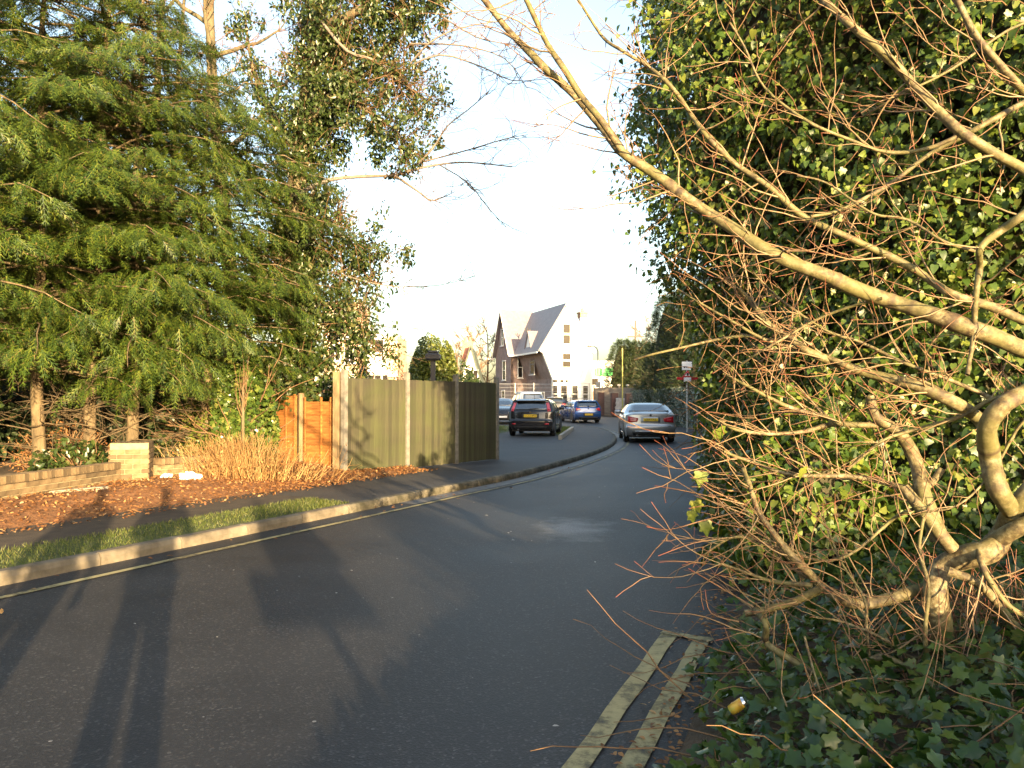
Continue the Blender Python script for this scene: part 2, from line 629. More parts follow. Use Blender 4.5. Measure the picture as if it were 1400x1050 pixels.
vn = np.vectorize(lambda a: a)
def lumpy(x, y, s=1.0):
    return s * (math.sin(2.3 * x + 1.1 * y) * .5 + math.sin(5.1 * x - 3.7 * y) * .3 + math.sin(9.3 * y + 6.1 * x) * .2)

kstrip('grass_verge', .12, .80, -6, 10.8, lambda t, x, y: .10 + .035 * t + .008 * lumpy(x, y), 5, M['turf'])
kstrip('footpath', .78, 2.05, -6, 10.9, lambda t, x, y: .128 + .004 * lumpy(x, y), 4, M['path'])
kstrip('leaf_bank', 2.0, 4.6, -6, 15.3, lambda t, x, y: .12 + .16 * min(t * 2, 1) + .025 * lumpy(x, y) * min(1, 4 * t), 10, M['litter'])
kstrip('garden_soil', 4.5, 34, -6, 15.3, lambda t, x, y: .27 + .02 * lumpy(x, y), 14, M['soil'])
kstrip('pavement', .12, 3.2, 10.7, 64, lambda t, x, y: .11, 4, M['footway'])
kstrip('driveway', 3.15, 30, 14.0, 56, lambda t, x, y: .114, 8, M['footway'])

# gutter strip and yellow lines (sheets a few millimetres above the road)
kstrip('gutter', -.30, .0, 11.5, 50, lambda t, x, y: .004, 1, M['channel'])
lines = setting('road_markings')
def kline(d0, d1, y0, y1, mat, z):
    o = sheet('yellow_line', koff(d0, y0, y1), koff(d1, y0, y1), lambda t, x, y: z, 1, mat, parent=lines)
kline(-.44, -.36, -6, 13.5, M['yellow'], .008)
kline(-.47, -.39, 13.2, 48, M['yellow_old'], .009)
def poly_sheet(name, pts, z, mat, parent=None):
    return link(name, np_mesh(name, [(x, y, z) for x, y in pts], [list(range(len(pts)))], mat), parent)
def flat(px, py):
    p = at(px, py, 1.0)
    d = p - CAM
    t = -CAM[2] / d[2]
    q = CAM + d * t
    return (q[0], q[1])
def dir_line(p0, p1, w, z, ext):
    p0, p1 = np.array(p0), np.array(p1)
    d = (p1 - p0) / np.linalg.norm(p1 - p0)
    n = np.array([d[1], -d[0]])
    a = p0 - d * ext
    V, F, k = [], [], 24
    for i in range(k + 1):
        c = a + (p1 - a) * i / k
        for s in (-.5, .5):
            q = c + n * (w * s + .006 * math.sin(i * 2.1 + s))
            V.append((q[0], q[1], z))
    F = [(2 * i, 2 * i + 1, 2 * i + 3, 2 * i + 2) for i in range(k)]
    link('yellow_line', np_mesh('yellow_line', V, F, M['yellow']), lines)
dir_line(flat(788, 1050), flat(916, 868), .10, .008, 6)
dir_line(flat(862, 1050), flat(962, 872), .10, .008, 6)
a, b_ = np.array(flat(905, 866)), np.array(flat(974, 878))
dir_line(a, b_, .075, .013, 0)

kerb = setting('kerb')
def kerb_stones():
    P = resample(KERB, 1200)
    d = np.concatenate([[0], np.cumsum(np.linalg.norm(np.diff(P, axis=0), axis=1))])
    L = .915
    me = {}
    s = 0.0
    for k in range(90):
        if s + L > d[-1]:
            break
        a = np.array([np.interp(s, d, P[:, i]) for i in range(3)])
        b = np.array([np.interp(s + L, d, P[:, i]) for i in range(3)])
        s += L
        c = (a + b) / 2
        if c[1] > 60:
            break
        if not me:
            # half battered kerb profile with a rounded front arris
            prof = [(-.0, -.10), (-.0, .062), (.018, .100), (.035, .112), (.125, .114), (.125, -.10)]
            m = MB()
            hl = L / 2 - .008
            m.prism([(-hl, y, z) for y, z in prof], (2 * hl, 0, 0))
            me['k'] = m.mesh('kerb_stone', M['kerb'])
            me['m'] = m.mesh('kerb_stone', M['kerb_moss_shade'])
        ang = math.atan2(b[1] - a[1], b[0] - a[0])
        o = link('kerb_stone', me['k' if c[1] < 10.9 else 'm'], kerb)  # farther stones take the copy with painted shade
        o.location = (c[0], c[1], gz(c[1]) + random.uniform(-.004, .004))
        o.rotation_euler = (0, random.uniform(-.003, .003), ang + random.uniform(-.004, .004))
kerb_stones()

M['grass'] = mat_leaf('grass_blade', [(0, (.05, .075, .012)), (.6, (.10, .135, .025)), (1, (.18, .17, .06))], .5, .35)
def grass_patch(name, A, B, n, h, zf, jit=.0):
    """short blades on a strip between two plan curves"""
    d = rng.random(n) * (len(A) - 1)
    i = d.astype(int).clip(0, len(A) - 2)
    f = (d - i)[:, None]
    t = rng.random(n)[:, None]
    a = A[i] + (A[i + 1] - A[i]) * f
    b = B[i] + (B[i + 1] - B[i]) * f
    p = a + (b - a) * t
    p[:, 2] = [gz(y) + zf(tt, x, y) for (x, y, _), tt in zip(p, t[:, 0])]
    tip = np.stack([rng.normal(0, .45, n), rng.normal(0, .45, n), np.ones(n)], axis=1)
    nrm = np.stack([rng.normal(0, 1, n), rng.normal(0, 1, n), np.zeros(n)], axis=1)
    tv, tf = blade()
    me = scatter_mesh(name, tv * np.array([2.2, 1, 1]), tf, p, frames(tip, nrm), h * rng.uniform(.5, 1.25, n), M['grass'])
    o = link(name, me)
    o['kind'] = 'stuff'
    return o
grass_patch('grass', koff(.16, 2, 10.8), koff(.86, 2, 10.8), 14000, .042, lambda t, x, y: .10 + .035 * t)

def road_flecks():
    n = 70
    y = rng.uniform(3.2, 24, n)
    kx, ex = np.interp(y, KERB[:, 1], KERB[:, 0]), np.interp(y, EDGE[:, 1], EDGE[:, 0])
    x = kx + .4 + rng.random(n) * (ex - kx - .5)
    pos = np.stack([x, y, np.full(n, .008)], axis=1)
    o = link('road_flecks', scatter_mesh('road_flecks', *plain_leaf(), pos, frames(rng.normal(0, 1, (n, 3)) * np.array([1, 1, .05]), np.array([0, 0, 1]) + rng.normal(0, .12, (n, 3))), rng.uniform(.012, .045, n), M['stone_fleck']))
    o['kind'] = 'stuff'
M['stone_fleck'] = mat_noise('pale_grit', [(.3, (.22, .21, .19)), (.7, (.45, .44, .42))], 5, .8)
road_flecks()

# two lawns by the parked cars
def lawn(pts, n, name_i):
    P = np.array(pts)
    c = P.mean(axis=0)
    o = link('lawn', np_mesh('lawn', [(x, y, gz(y) + .125) for x, y in pts], [list(range(len(pts)))], M['turf']))
    o['kind'] = 'structure'
    q = []
    while len(q) < n:
        w = rng.dirichlet(np.ones(len(P)) * .8)
        q.append(w @ P)
    q = np.array(q)
    pos = np.column_stack([q, [gz(y) + .125 for y in q[:, 1]]])
    tip = np.stack([rng.normal(0, .4, n), rng.normal(0, .4, n), np.ones(n)], axis=1)
    nrm = rng.normal(0, 1, (n, 3)) * np.array([1, 1, 0])
    tv, tf = blade()
    g = link('lawn_grass', scatter_mesh('lawn_grass', tv * np.array([3, 1, 1]), tf, pos, frames(tip, nrm), .10 * rng.uniform(.5, 1.2, n), M['grass']))
    g['kind'] = 'stuff'
lawn([(-3.4, 33.5), (-.55, 33.0), (.0, 36.5), (-.2, 44), (-3.6, 45)], 3500, 0)
lawn([(1.85, 29.4), (2.95, 38.4), (3.1, 41.5), (2.3, 42), (1.75, 35)], 3000, 1)
M['pale_timber'] = mat_noise('pale_timber', [(.3, (.22, .20, .16)), (.7, (.42, .38, .31))], 5, .8, stretch=(1, 6, 6))
m = MB()
m.beam((1.72, 28.3, .19), (2.88, 37.6, .19), .12, .17)
tag(m.build('timber_edging', M['pale_timber']), 'pale timber rail edging the little lawn right of the black car', 'edging')

# dead leaves on the bank
M['dead_leaf'] = mat_leaf('dead_leaf', [(0, (.10, .038, .012)), (.5, (.26, .115, .035)), (.9, (.36, .20, .075)), (1, (.42, .30, .16))], .7, .2, (1.2, 1, .7))
def dead_leaves():
    A, B = koff(1.55, 1, 15.2), koff(4.3, 1, 15.2)
    n = 16000
    d = rng.random(n) * (len(A) - 1)
    i = d.astype(int).clip(0, len(A) - 2)
    f = (d - i)[:, None]
    t = (rng.random(n) ** .8)[:, None]
    p = A[i] + (A[i + 1] - A[i]) * f
    q = B[i] + (B[i + 1] - B[i]) * f
    p = p + (q - p) * t
    tt = np.clip((t[:, 0] * 2.75 - .45) / 2.6, 0, 1)
    p[:, 2] = [.135 + .16 * min(a * 2, 1) + .025 * lumpy(x, y) * min(1, 4 * a) + random.uniform(0, .02) for (x, y, _), a in zip(p, tt)]
    nrm = np.stack([rng.normal(0, .45, n), rng.normal(0, .45, n), np.ones(n)], axis=1)
    tip = rng.normal(0, 1, (n, 3)) * np.array([1, 1, .25])
    o = link('fallen_leaves', scatter_mesh('fallen_leaves', *plain_leaf(), p, frames(tip, nrm), rng.uniform(.028, .065, n), M['dead_leaf']))
    o['kind'] = 'stuff'
    # a thinner sprinkling blown along the gutter and the road edge
    n = 260
    s = rng.integers(0, len(KERB), n)
    k = (KERB[s, 1] < 22) & (KERB[s, 1] > 2)
    p = KERB[s][k] - KN[s][k] * np.abs(rng.normal(0.12, .22, k.sum()))[:, None] + rng.normal(0, .12, (k.sum(), 3)) * np.array([1, 1, 0])
    p[:, 2] = .018
    m_ = k.sum()
    nrm = np.stack([rng.normal(0, .3, m_), rng.normal(0, .3, m_), np.ones(m_)], axis=1)
    tip = rng.normal(0, 1, (m_, 3)) * np.array([1, 1, .1])
    o = link('gutter_leaves', scatter_mesh('gutter_leaves', *plain_leaf(), p, frames(tip, nrm), rng.uniform(.03, .07, m_), M['dead_leaf']))
    o['kind'] = 'stuff'
dead_leaves()

# ------------------------------------------------------------------ low brick wall with pier
M['brick'] = mat_noise('old_brick', [(.3, (.055, .040, .022)), (.5, (.125, .088, .045)), (.7, (.19, .14, .075))], 5, .9, bmp=.5, bscale=50, bdist=.006, vary=.5)
M['mortar'] = mat_noise('mortar', [(.3, (.19, .16, .09)), (.7, (.29, .25, .15))], 14, .95, bmp=.4, bscale=60, bdist=.004)
def brick_mesh(l=.215, w=.1025, h=.065):
    return MB().box((0, 0, 0), (l, w, h), bev=.006).mesh('brick', M['brick'])
BR = {'full': brick_mesh(), 'half': brick_mesh(.1025), 'edge': brick_mesh(.066, .215, .1025)}
def brick_run(parent, p0, p1, z0, courses, edge_top=True, thick=.215):
    p0, p1 = np.array(p0), np.array(p1)
    L = np.linalg.norm(p1 - p0)
    d = (p1 - p0) / L
    ang = math.atan2(d[1], d[0])
    n = np.array([d[1], -d[0]])            # faces the road
    core = MB()
    hz = courses * .075
    c = (p0 + p1) / 2
    core.box((c[0], c[1], z0 + hz / 2 - .06), (L - .01, thick - .02, hz + .1), ang)
    core.build('mortar', M['mortar'], parent)
    for k in range(courses):
        x = 0 if k % 2 == 0 else -.1125
        while x < L - .05:
            a, b2 = max(x, 0), min(x + .225, L)
            if b2 - a > .07:
                full = b2 - a > .18
                me = BR['full'] if full else BR['half']
                q = p0 + d * (a + b2) / 2 + n * (thick / 2 - .051 + random.uniform(-.003, .004))
                o = link('brick', me, parent)
                o.location = (q[0], q[1], z0 + .0375 + k * .075)
                o.rotation_euler = (random.uniform(-.01, .01), random.uniform(-.008, .008), ang)
            x += .225
    if edge_top:
        k = int(L / .076)
        for i in range(k):
            q = p0 + d * (i + .5) * L / k
            o = link('brick', BR['edge'], parent)
            o.location = (q[0], q[1], z0 + hz + .052 + random.uniform(-.003, .003))
            o.rotation_euler = (0, random.uniform(-.02, .02), ang + random.uniform(-.02, .02))
PIER = np.array([-5.93, 12.35])
wall_t = thing('garden_wall', 'low weathered brick garden wall with brick on edge coping below the conifers', 'wall')
brick_run(wall_t, (-6.55, 8.6), (PIER[0] - .12, PIER[1] - .3), .24, 3)
brick_run(wall_t, (PIER[0] + .3, PIER[1] + .2), (-4.75, 13.95), .26, 3)
pier_t = thing('brick_pier', 'square brick pier standing proud of the low garden wall', 'pier')
def pier():
    c = MB().box((PIER[0], PIER[1], .24 + .30), (.53, .53, .62), .30)
    c.build('mortar', M['mortar'], pier_t)
    ca, sa = math.cos(.30), math.sin(.30)
    for k in range(7):
        for side in range(4):
            off = 0 if (k + side) % 2 == 0 else .1125
            for i in range(-1, 3):
                u = -.28 + off + i * .225
                a, b2 = max(u, -.28), min(u + .215, .28)
                if b2 - a < .06:
                    continue
                lx, ly = (a + b2) / 2, -.232 - random.uniform(0, .004)
                r = side * math.pi / 2
                x = lx * math.cos(r) - ly * math.sin(r)
                y = lx * math.sin(r) + ly * math.cos(r)
                o = link('brick', BR['full'] if b2 - a > .17 else BR['half'], pier_t)
                o.location = (PIER[0] + x * ca - y * sa, PIER[1] + x * sa + y * ca, .27 + k * .075)
                o.rotation_euler = (0, 0, .30 + r)
    for i in range(7):
        for j in range(2):
            x, y = -.24 + i * .08, -.135 + j * .27
            o = link('brick', BR['edge'], pier_t)
            o.location = (PIER[0] + x * ca - y * sa, PIER[1] + x * sa + y * ca, .27 + 7 * .075 + .012)
            o.rotation_euler = (0, random.uniform(-.02, .02), .30)
            o.scale = (1, 1.2, 1)
pier()

# flat stone slab lying in the leaves, plastic litter
M['stone'] = mat_noise('pale_stone', [(.3, (.24, .20, .14)), (.7, (.40, .34, .25))], 5, .9)
p = np.array([-6.0, 10.85])
s = MB().box((p[0], p[1], .262), (.9, .16, .07), math.atan2(1.6, 1.35), .015)
tag(s.build('stone_slab', M['stone']), 'long pale stone kerb lying half sunk in dead leaves before the wall', 'stone')
M['white_plastic'] = mat_plain('white_plastic', (.80, .80, .82), .35)
def crumple(name, c, size, label, seed):
    r = np.random.default_rng(seed)
    V, F = [], []
    na, nb = 12, 7
    for j in range(nb):
        for i in range(na):
            a, b = 2 * math.pi * i / na, math.pi * (j + .5) / nb - math.pi / 2
            k = 1 + r.normal(0, .28)
            V.append((c[0] + size[0] * k * math.cos(a) * math.cos(b), c[1] + size[1] * k * math.sin(a) * math.cos(b), c[2] + size[2] * (k * math.sin(b) + .4)))
    for j in range(nb - 1):
        for i in range(na):
            F.append((j * na + i, j * na + (i + 1) % na, (j + 1) * na + (i + 1) % na, (j + 1) * na + i))
    F += [list(range(na - 1, -1, -1)), list(range((nb - 1) * na, nb * na))]
    tag(link(name, np_mesh(name, V, F, M['white_plastic'])), label, 'litter', 'white litter on the leaf bank')
crumple('plastic_bag', (-5.05, 12.35, .28), (.17, .14, .07), 'crumpled white plastic bag on dead leaves right of the brick pier', 3)
crumple('plastic_wrapper', (-5.42, 12.45, .29), (.11, .07, .045), 'small torn white wrapper on dead leaves beside the plastic bag', 5)

# ------------------------------------------------------------------ fences on the left
def mat_fence():
    m, nt, b, _ = ntree('algae_stained_board')
    v = mapped(nt, (9, 9, .8))
    w = mapped(nt)
    tc = nt.nodes.new('ShaderNodeTexCoord')
    grain = noise(nt, v, 3, 6)
    c = ramp(nt, grain, [(.3, (.024, .024, .015)), (.7, (.056, .050, .032))])
    g = nt.nodes.new('ShaderNodeNewGeometry')
    al = noise(nt, g.outputs['Position'], 1.3, 5, .65)
    c = mixc(nt, ramp(nt, al, [(.36, (0, 0, 0)), (.62, (.9, .9, .9))]), c, mixc(nt, .5, c, (.040, .058, .011)))
    r = rand_island(nt)
    c = mixc(nt, 1.0, c, ramp(nt, r, [(0, (.6, .6, .6)), (1, (1.25, 1.22, 1.15))]), 'MULTIPLY')
    nt.links.new(c, b.inputs['Base Color'])
    b.inputs['Roughness'].default_value = .85
    bump(nt, b, grain, .4, .004)
    return m
M['fence_board'] = mat_fence()
M['concrete'] = mat_noise('post_concrete', [(.3, (.09, .088, .075)), (.7, (.21, .20, .175))], 8, .9, bmp=.4, bscale=60, bdist=.004)
M['post_wood'] = mat_noise('weathered_post_wood', [(.3, (.10, .072, .036)), (.7, (.21, .15, .08))], 5, .85, stretch=(6, 6, .6))
M['orange_wood'] = mat_noise('orange_stained_board', [(.3, (.13, .05, .012)), (.5, (.30, .12, .026)), (.7, (.40, .18, .045))], 4, .75, stretch=(.8, .8, 7), vary=.22)
fence = thing('board_fence', 'tall closeboard fence with green algae and three panels between concrete posts', 'fence')
P0, P3 = np.array([-3.13, 14.75]), np.array([-.37, 18.75])
fd = (P3 - P0) / np.linalg.norm(P3 - P0)
fang = math.atan2(fd[1], fd[0])
fn = np.array([fd[1], -fd[0]])
def on_fence(px):
    a = (px - 700) / FPX
    t = (a * P0[1] - P0[0]) / (fd[0] - a * fd[1])
    return t
posts = [0.0, on_fence(556), on_fence(623), np.linalg.norm(P3 - P0)]
bm_ = {}
for i, t in enumerate(posts):
    q = P0 + fd * t
    h = 2.08 if i < 3 else 2.06
    m = MB().box((0, 0, h / 2), (.085, .10, h), 0, .012)
    o = m.build('concrete_post', M['concrete'], fence)
    o.location = (q[0], q[1], .0)
    o.rotation_euler = (0, 0, fang)
for a, b2 in zip(posts[:-1], posts[1:]):
    for z in (.35, 1.0, 1.65):
        q0, q1 = P0 + fd * (a + .05) - fn * .035, P0 + fd * (b2 - .05) - fn * .035
        MB().beam((q0[0], q0[1], z), (q1[0], q1[1], z), .035, .075).build('rail', M['post_wood'], fence)
    x0, x1 = a + .055, b2 - .055
    n = max(1, int(round((x1 - x0) / .098)))
    w = (x1 - x0) / n
    key = round(w, 3)
    # feather-edge board: thick at one side, thin where it laps
    m = MB().prism([(-w / 2 - .010, -.003, 0), (w / 2, -.024, 0), (w / 2, .006, 0), (-w / 2 - .010, .004, 0)], (0, 0, 1.80))
    me = m.mesh('fence_board', M['fence_board'])
    for k in range(n):
        q = P0 + fd * (x0 + w * (k + .5))
        o = link('fence_board', me, fence)
        o.location = (q[0], q[1], .125 + random.uniform(-.006, .006))
        o.rotation_euler = (random.uniform(-.004, .004), random.uniform(-.003, .003), fang + random.uniform(-.035, .02))
# timber end post
q = P0 - fd * .02 + np.array([-.125, -.005])
MB().box((0, 0, 1.02), (.12, .11, 2.04), 0, .01).build('timber_post', M['post_wood'], fence).location = (q[0], q[1], 0)

lap = thing('lap_fence', 'short orange stained lap fence running back behind the closeboard fence', 'fence')
def lap_panel(p0, p1, z0, z1):
    p0, p1 = np.array(p0), np.array(p1)
    L = np.linalg.norm(p1 - p0)
    d = (p1 - p0) / L
    ang = math.atan2(d[1], d[0])
    n = int((z1 - z0) / .115)
    m = MB().prism([(-L / 2, -.030, 0), (-L / 2, -.004, .135), (-L / 2, .006, .135), (-L / 2, .006, 0)], (L, 0, 0))
    me = m.mesh('lap_board', M['orange_wood'])
    for k in range(n):
        o = link('lap_board', me, lap)
        c = (p0 + p1) / 2
        o.location = (c[0], c[1], z0 + k * .115)
        o.rotation_euler = (random.uniform(-.015, .0), random.uniform(-.006, .006), ang)
    for t in (.04, .62, .96):
        q = p0 + d * L * t + np.array([d[1], -d[0]]) * .034
        MB().box((q[0], q[1], (z0 + z1) / 2), (.045, .02, z1 - z0 + .02), ang).build('batten', M['orange_wood'], lap)
lap_panel((-4.02, 15.35), (-3.36, 14.88), .2, 1.56)
lap_panel((-4.86, 16.0), (-4.22, 15.5), .2, 1.62)
MB().box((-4.12, 15.42, .85), (.10, .10, 1.6), .6, .01).build('timber_post', M['post_wood'], lap)

# garage with flat roof behind
M['dark_brick'] = mat_brick_wall('dark_garage_brick', (.11, .07, .05), (.15, .09, .06), (.14, .13, .11))
M['grey_fascia'] = mat_plain('grey_fascia', (.33, .36, .40), .5)
M['felt'] = mat_plain('roof_felt', (.10, .11, .12), .9)
gar = thing('garage', 'low flat roofed garage with grey fascia half hidden behind the ivy bush', 'garage')
MB().box((-5.6, 21.2, .95), (4.2, 4.6, 1.66), .1).build('wall', M['dark_brick'], gar)
MB().box((-5.6, 21.2, 1.90), (4.5, 4.9, .20), .1).build('fascia', M['grey_fascia'], gar)
MB().box((-5.6, 21.2, 2.02), (4.4, 4.8, .03), .1).build('roof', M['felt'], gar)
#@@PART2
# ------------------------------------------------------------------ buildings
M['house_brick'] = mat_brick_wall('purple_house_brick', (.25, .165, .155), (.31, .20, .185), (.30, .27, .25))
M['render'] = mat_noise('white_render', [(.3, (.74, .73, .70)), (.7, (.82, .81, .79))], 2, .8, bmp=.15)
def mat_tiles(name, c1, c2, row=.11):
    m, nt, b, _ = ntree(name)
    tc = nt.nodes.new('ShaderNodeTexCoord')
    sp = nt.nodes.new('ShaderNodeSeparateXYZ')
    nt.links.new(tc.outputs['Object'], sp.inputs[0])
    w = nt.nodes.new('ShaderNodeMath')
    w.operation = 'MULTIPLY'
    w.inputs[1].default_value = 1 / row
    nt.links.new(sp.outputs[2], w.inputs[0])
    fr = nt.nodes.new('ShaderNodeMath')
    fr.operation = 'FRACT'
    nt.links.new(w.outputs[0], fr.inputs[0])
    c = ramp(nt, noise(nt, tc.outputs['Object'], 3, 6), [(.3, c1), (.7, c2)])
    c = mixc(nt, 1.0, c, ramp(nt, fr.outputs[0], [(0, (.7,) * 3), (.2, (1.05,) * 3)]), 'MULTIPLY')
    nt.links.new(c, b.inputs['Base Color'])
    b.inputs['Roughness'].default_value = .7
    return m
M['roof_tile'] = mat_tiles('plain_clay_roof_tile', (.15, .13, .15), (.20, .18, .205))
M['slate'] = mat_tiles('grey_roof_slate', (.18, .18, .21), (.24, .24, .27))
M['white_paint'] = mat_plain('white_gloss_paint', (.80, .80, .79), .4)
M['pane'] = mat_plain('window_glass', (.02, .018, .016), .15, spec=.35)
M['dark_door'] = mat_plain('dark_opening', (.05, .035, .03), .6)

U, Vv = np.array([-.33, .944, 0]), np.array([.944, .33, 0])
A0 = np.array([3.85, 75.0, .34])
def H(s, a, z):
    """house coordinates: s back along the side wall, a across the front gable, z up"""
    return A0 * np.array([1, 1, 0]) + U * s + Vv * a + np.array([0, 0, z])
house = thing('brick_house', 'tall gabled house with bright white front gable and purple brick side wall', 'house')
def poly_part(name, mat, polys, d, parent=house, **k):
    m = MB()
    for p in polys:
        m.prism(p, d)
    return m.build(name, mat, parent, **k)
gab = [(0, .3), (0, 3.6), (-1.0, 6.0), (-1.32, 6.2), (1.41, 10.55), (4.14, 6.2), (4.14, .3)]
poly_part('front_gable_wall', M['render'], [[H(0, a, z) for a, z in gab]], U * .3)
# side wall, jettied upper storey, far walls
m = MB()
m.prism([H(.31, 0, .3), H(7, 0, .3), H(7, 0, 3.6), H(.31, 0, 3.6)], Vv * .3)
m.prism([H(.31, 0, 3.6), H(7, 0, 3.6), H(7, -.95, 6.1), H(.31, -.95, 6.1)], Vv * .3)
m.prism([H(.31, 4.14, .3), H(13, 4.14, .3), H(13, 4.14, 6.2), H(.31, 4.14, 6.2)], -Vv * .3)
m.prism([H(12.98, -.9, .3), H(12.98, 4.1, .3), H(12.98, 4.1, 6.2), H(12.98, 1.41, 10.4), H(12.98, -.9, 6.2)], -U * .3)
# cross wing with its own gable to the left
m.prism([H(7, 0, .3), H(7, -1.75, .3), H(7, -1.75, 6.2), H(7, 0, 6.2)], U * .3)
m.prism([H(7.0, -1.76, .3), H(12, -1.76, .3), H(12, -1.76, 6.2), H(9.5, -1.76, 10.6), H(7.0, -1.76, 6.2)], Vv * .28)
m.build('brick_wall', M['house_brick'], house)
# roofs: main ridge along s at a=1.41, cross wing ridge along a at s=9.5
m = MB()
th = Vv * -.16 + np.array([0, 0, .10])
m.prism([H(-.12, 1.41, 10.72), H(13, 1.41, 10.72), H(13, -1.5, 6.08), H(-.12, -1.5, 6.08)], (0, 0, .16))
m.prism([H(-.12, 1.42, 10.72), H(13, 1.42, 10.72), H(13, 4.35, 6.05), H(-.12, 4.35, 6.05)], (0, 0, .16))
m.build('slate_roof', M['slate'], house)
m = MB()
m.prism([H(9.5, -2.05, 10.98), H(9.5, 1.6, 10.98), H(6.85, 1.6, 6.18), H(6.85, -2.05, 6.18)], (0, 0, .16))
m.prism([H(9.51, -2.05, 10.98), H(9.51, 1.6, 10.98), H(12.2, 1.6, 6.18), H(12.2, -2.05, 6.18)], (0, 0, .16))
m.build('tiled_roof', M['roof_tile'], house)
# barge boards and gutters
for q0, q1 in ((H(9.49, -2.10, 11.05), H(6.75, -2.10, 6.12)), (H(9.51, -2.10, 11.05), H(12.25, -2.10, 6.12)), (H(-.16, 1.41, 10.80), H(-.16, 4.38, 6.12))):
    MB().beam(q0, q1, .06, .34).build('barge_board', M['white_paint'], house)
m = MB()
m.beam(H(-.1, -1.62, 6.08), H(6.8, -1.62, 6.08), .14, .16)
m.beam(H(6.72, -1.2, 6.12), H(6.72, -2.1, 6.12), .14, .16)
m.beam(H(12.3, -1.9, 6.05), H(12.3, -2.9, 6.05), .14, .16)
m.build('gutter', M['white_paint'], house)
# dormer: little white gable with tiled cheeks on the left slope
m = MB()
m.prism([H(2.6, -1.15, 6.35), H(4.4, -1.15, 6.35), H(3.5, -1.15, 8.1)], Vv * .12)
m.build('dormer_gable', M['white_paint'], house)
m = MB()
m.prism([H(2.45, -1.25, 6.3), H(3.5, -1.25, 8.3), H(3.5, 1.0, 8.3), H(2.45, 1.0, 6.3)], (0, 0, .12))
m.prism([H(4.55, -1.25, 6.3), H(3.51, -1.25, 8.3), H(3.51, 1.0, 8.3), H(4.55, 1.0, 6.3)], (0, 0, .12))
m.build('dormer_roof', M['roof_tile'], house)
m = MB()
m.prism([H(5.0, -1.3, 6.3), H(6.6, -1.3, 6.3), H(6.6, -.2, 7.6), H(5.0, -.2, 7.6)], Vv * .8)
m.build('lean_to_roof', M['slate'], house)

def window(parent, c, u, up, w, h, nrm, bars=(0, 1), frame=None, fw=.07):
    """sash window: proud white frame, bars and a pane set back in it; u, nrm are unit vectors"""
    c, u, nrm = np.array(c), np.array(u), np.array(nrm)
    z = np.array([0, 0, 1.0])
    m = MB()
    for s in (-1, 1):
        m.beam(c + u * s * (w / 2) - z * (h / 2 + fw / 2), c + u * s * (w / 2) + z * (h / 2 + fw / 2), fw, .14)
        m.beam(c + z * s * (h / 2) - u * (w / 2 - fw / 2 - .003), c + z * s * (h / 2) + u * (w / 2 - fw / 2 - .003), .138, fw)
    for k in range(bars[0]):
        q = u * (w * ((k + 1) / (bars[0] + 1) - .5))
        m.beam(c + q - z * (h / 2 - .03), c + q + z * (h / 2 - .03), .05, .10)
    for k in range(bars[1]):
        q = z * (h * ((k + 1) / (bars[1] + 1) - .5))
        m.beam(c + q - u * (w / 2 - .03), c + q + u * (w / 2 - .03), .09, .05)
    f = m.build('window', frame or M['white_paint'], parent)
    q = MB().prism([c - u * w / 2 - z * h / 2, c + u * w / 2 - z * h / 2, c + u * w / 2 + z * h / 2, c - u * w / 2 + z * h / 2], -nrm * .04)
    q.build('pane', M['pane'], f)
    MB().beam(c - z * (h / 2 + .09) - u * (w / 2 + .1) + nrm * .05, c - z * (h / 2 + .09) + u * (w / 2 + .1) + nrm * .05, .18, .07).build('sill', M['white_paint'], f)
    return f
NF, NS = -U, -Vv
for z, h, w in ((8.4, .88, .74), (7.37, .86, .74), (5.73, .58, .84), (5.0, .58, .84)):
    window(house, H(-.02, 1.45, z), Vv, None, w, h, NF, (0, 0), M['render'], fw=.03)
# ground floor openings of the white front
for a0, a1 in ((.04, .5), (.85, 1.5), (2.0, 2.6), (3.15, 3.68)):
    window(house, H(-.02, (a0 + a1) / 2, 2.15), Vv, None, a1 - a0, 1.6, NF, (0, 1), M['render'], fw=.03)
for a0, a1 in ((.04, .5), (.75, 1.15), (1.3, 1.6)):
    window(house, H(-.02, (a0 + a1) / 2, 3.38), Vv, None, a1 - a0, .26, NF, (0, 0), M['render'], fw=.03)
# windows of the brick side and the wing
window(house, H(6.95, -.75, 4.95), Vv, None, .5, 2.1, NF, (0, 1))
window(house, H(3.6, -.70, 5.1), U, None, 1.2, 1.9, NS, (0, 1), M['slate'])
window(house, H(9.0, -1.82, 4.7), U, None, 1.0, 2.0, NS, (0, 1))
window(house, H(9.6, -1.82, 8.2), U, None, .7, 1.7, NS, (0, 1))
window(house, H(9.3, -1.82, 1.8), U, None, 1.0, 1.6, NS, (0, 1))
window(house, H(6.95, -.7, 1.7), Vv, None, .7, 1.3, NF, (0, 0))
window(house, H(2.6, -.06, 1.75), U, None, 1.3, 1.2, NS, (0, 0))
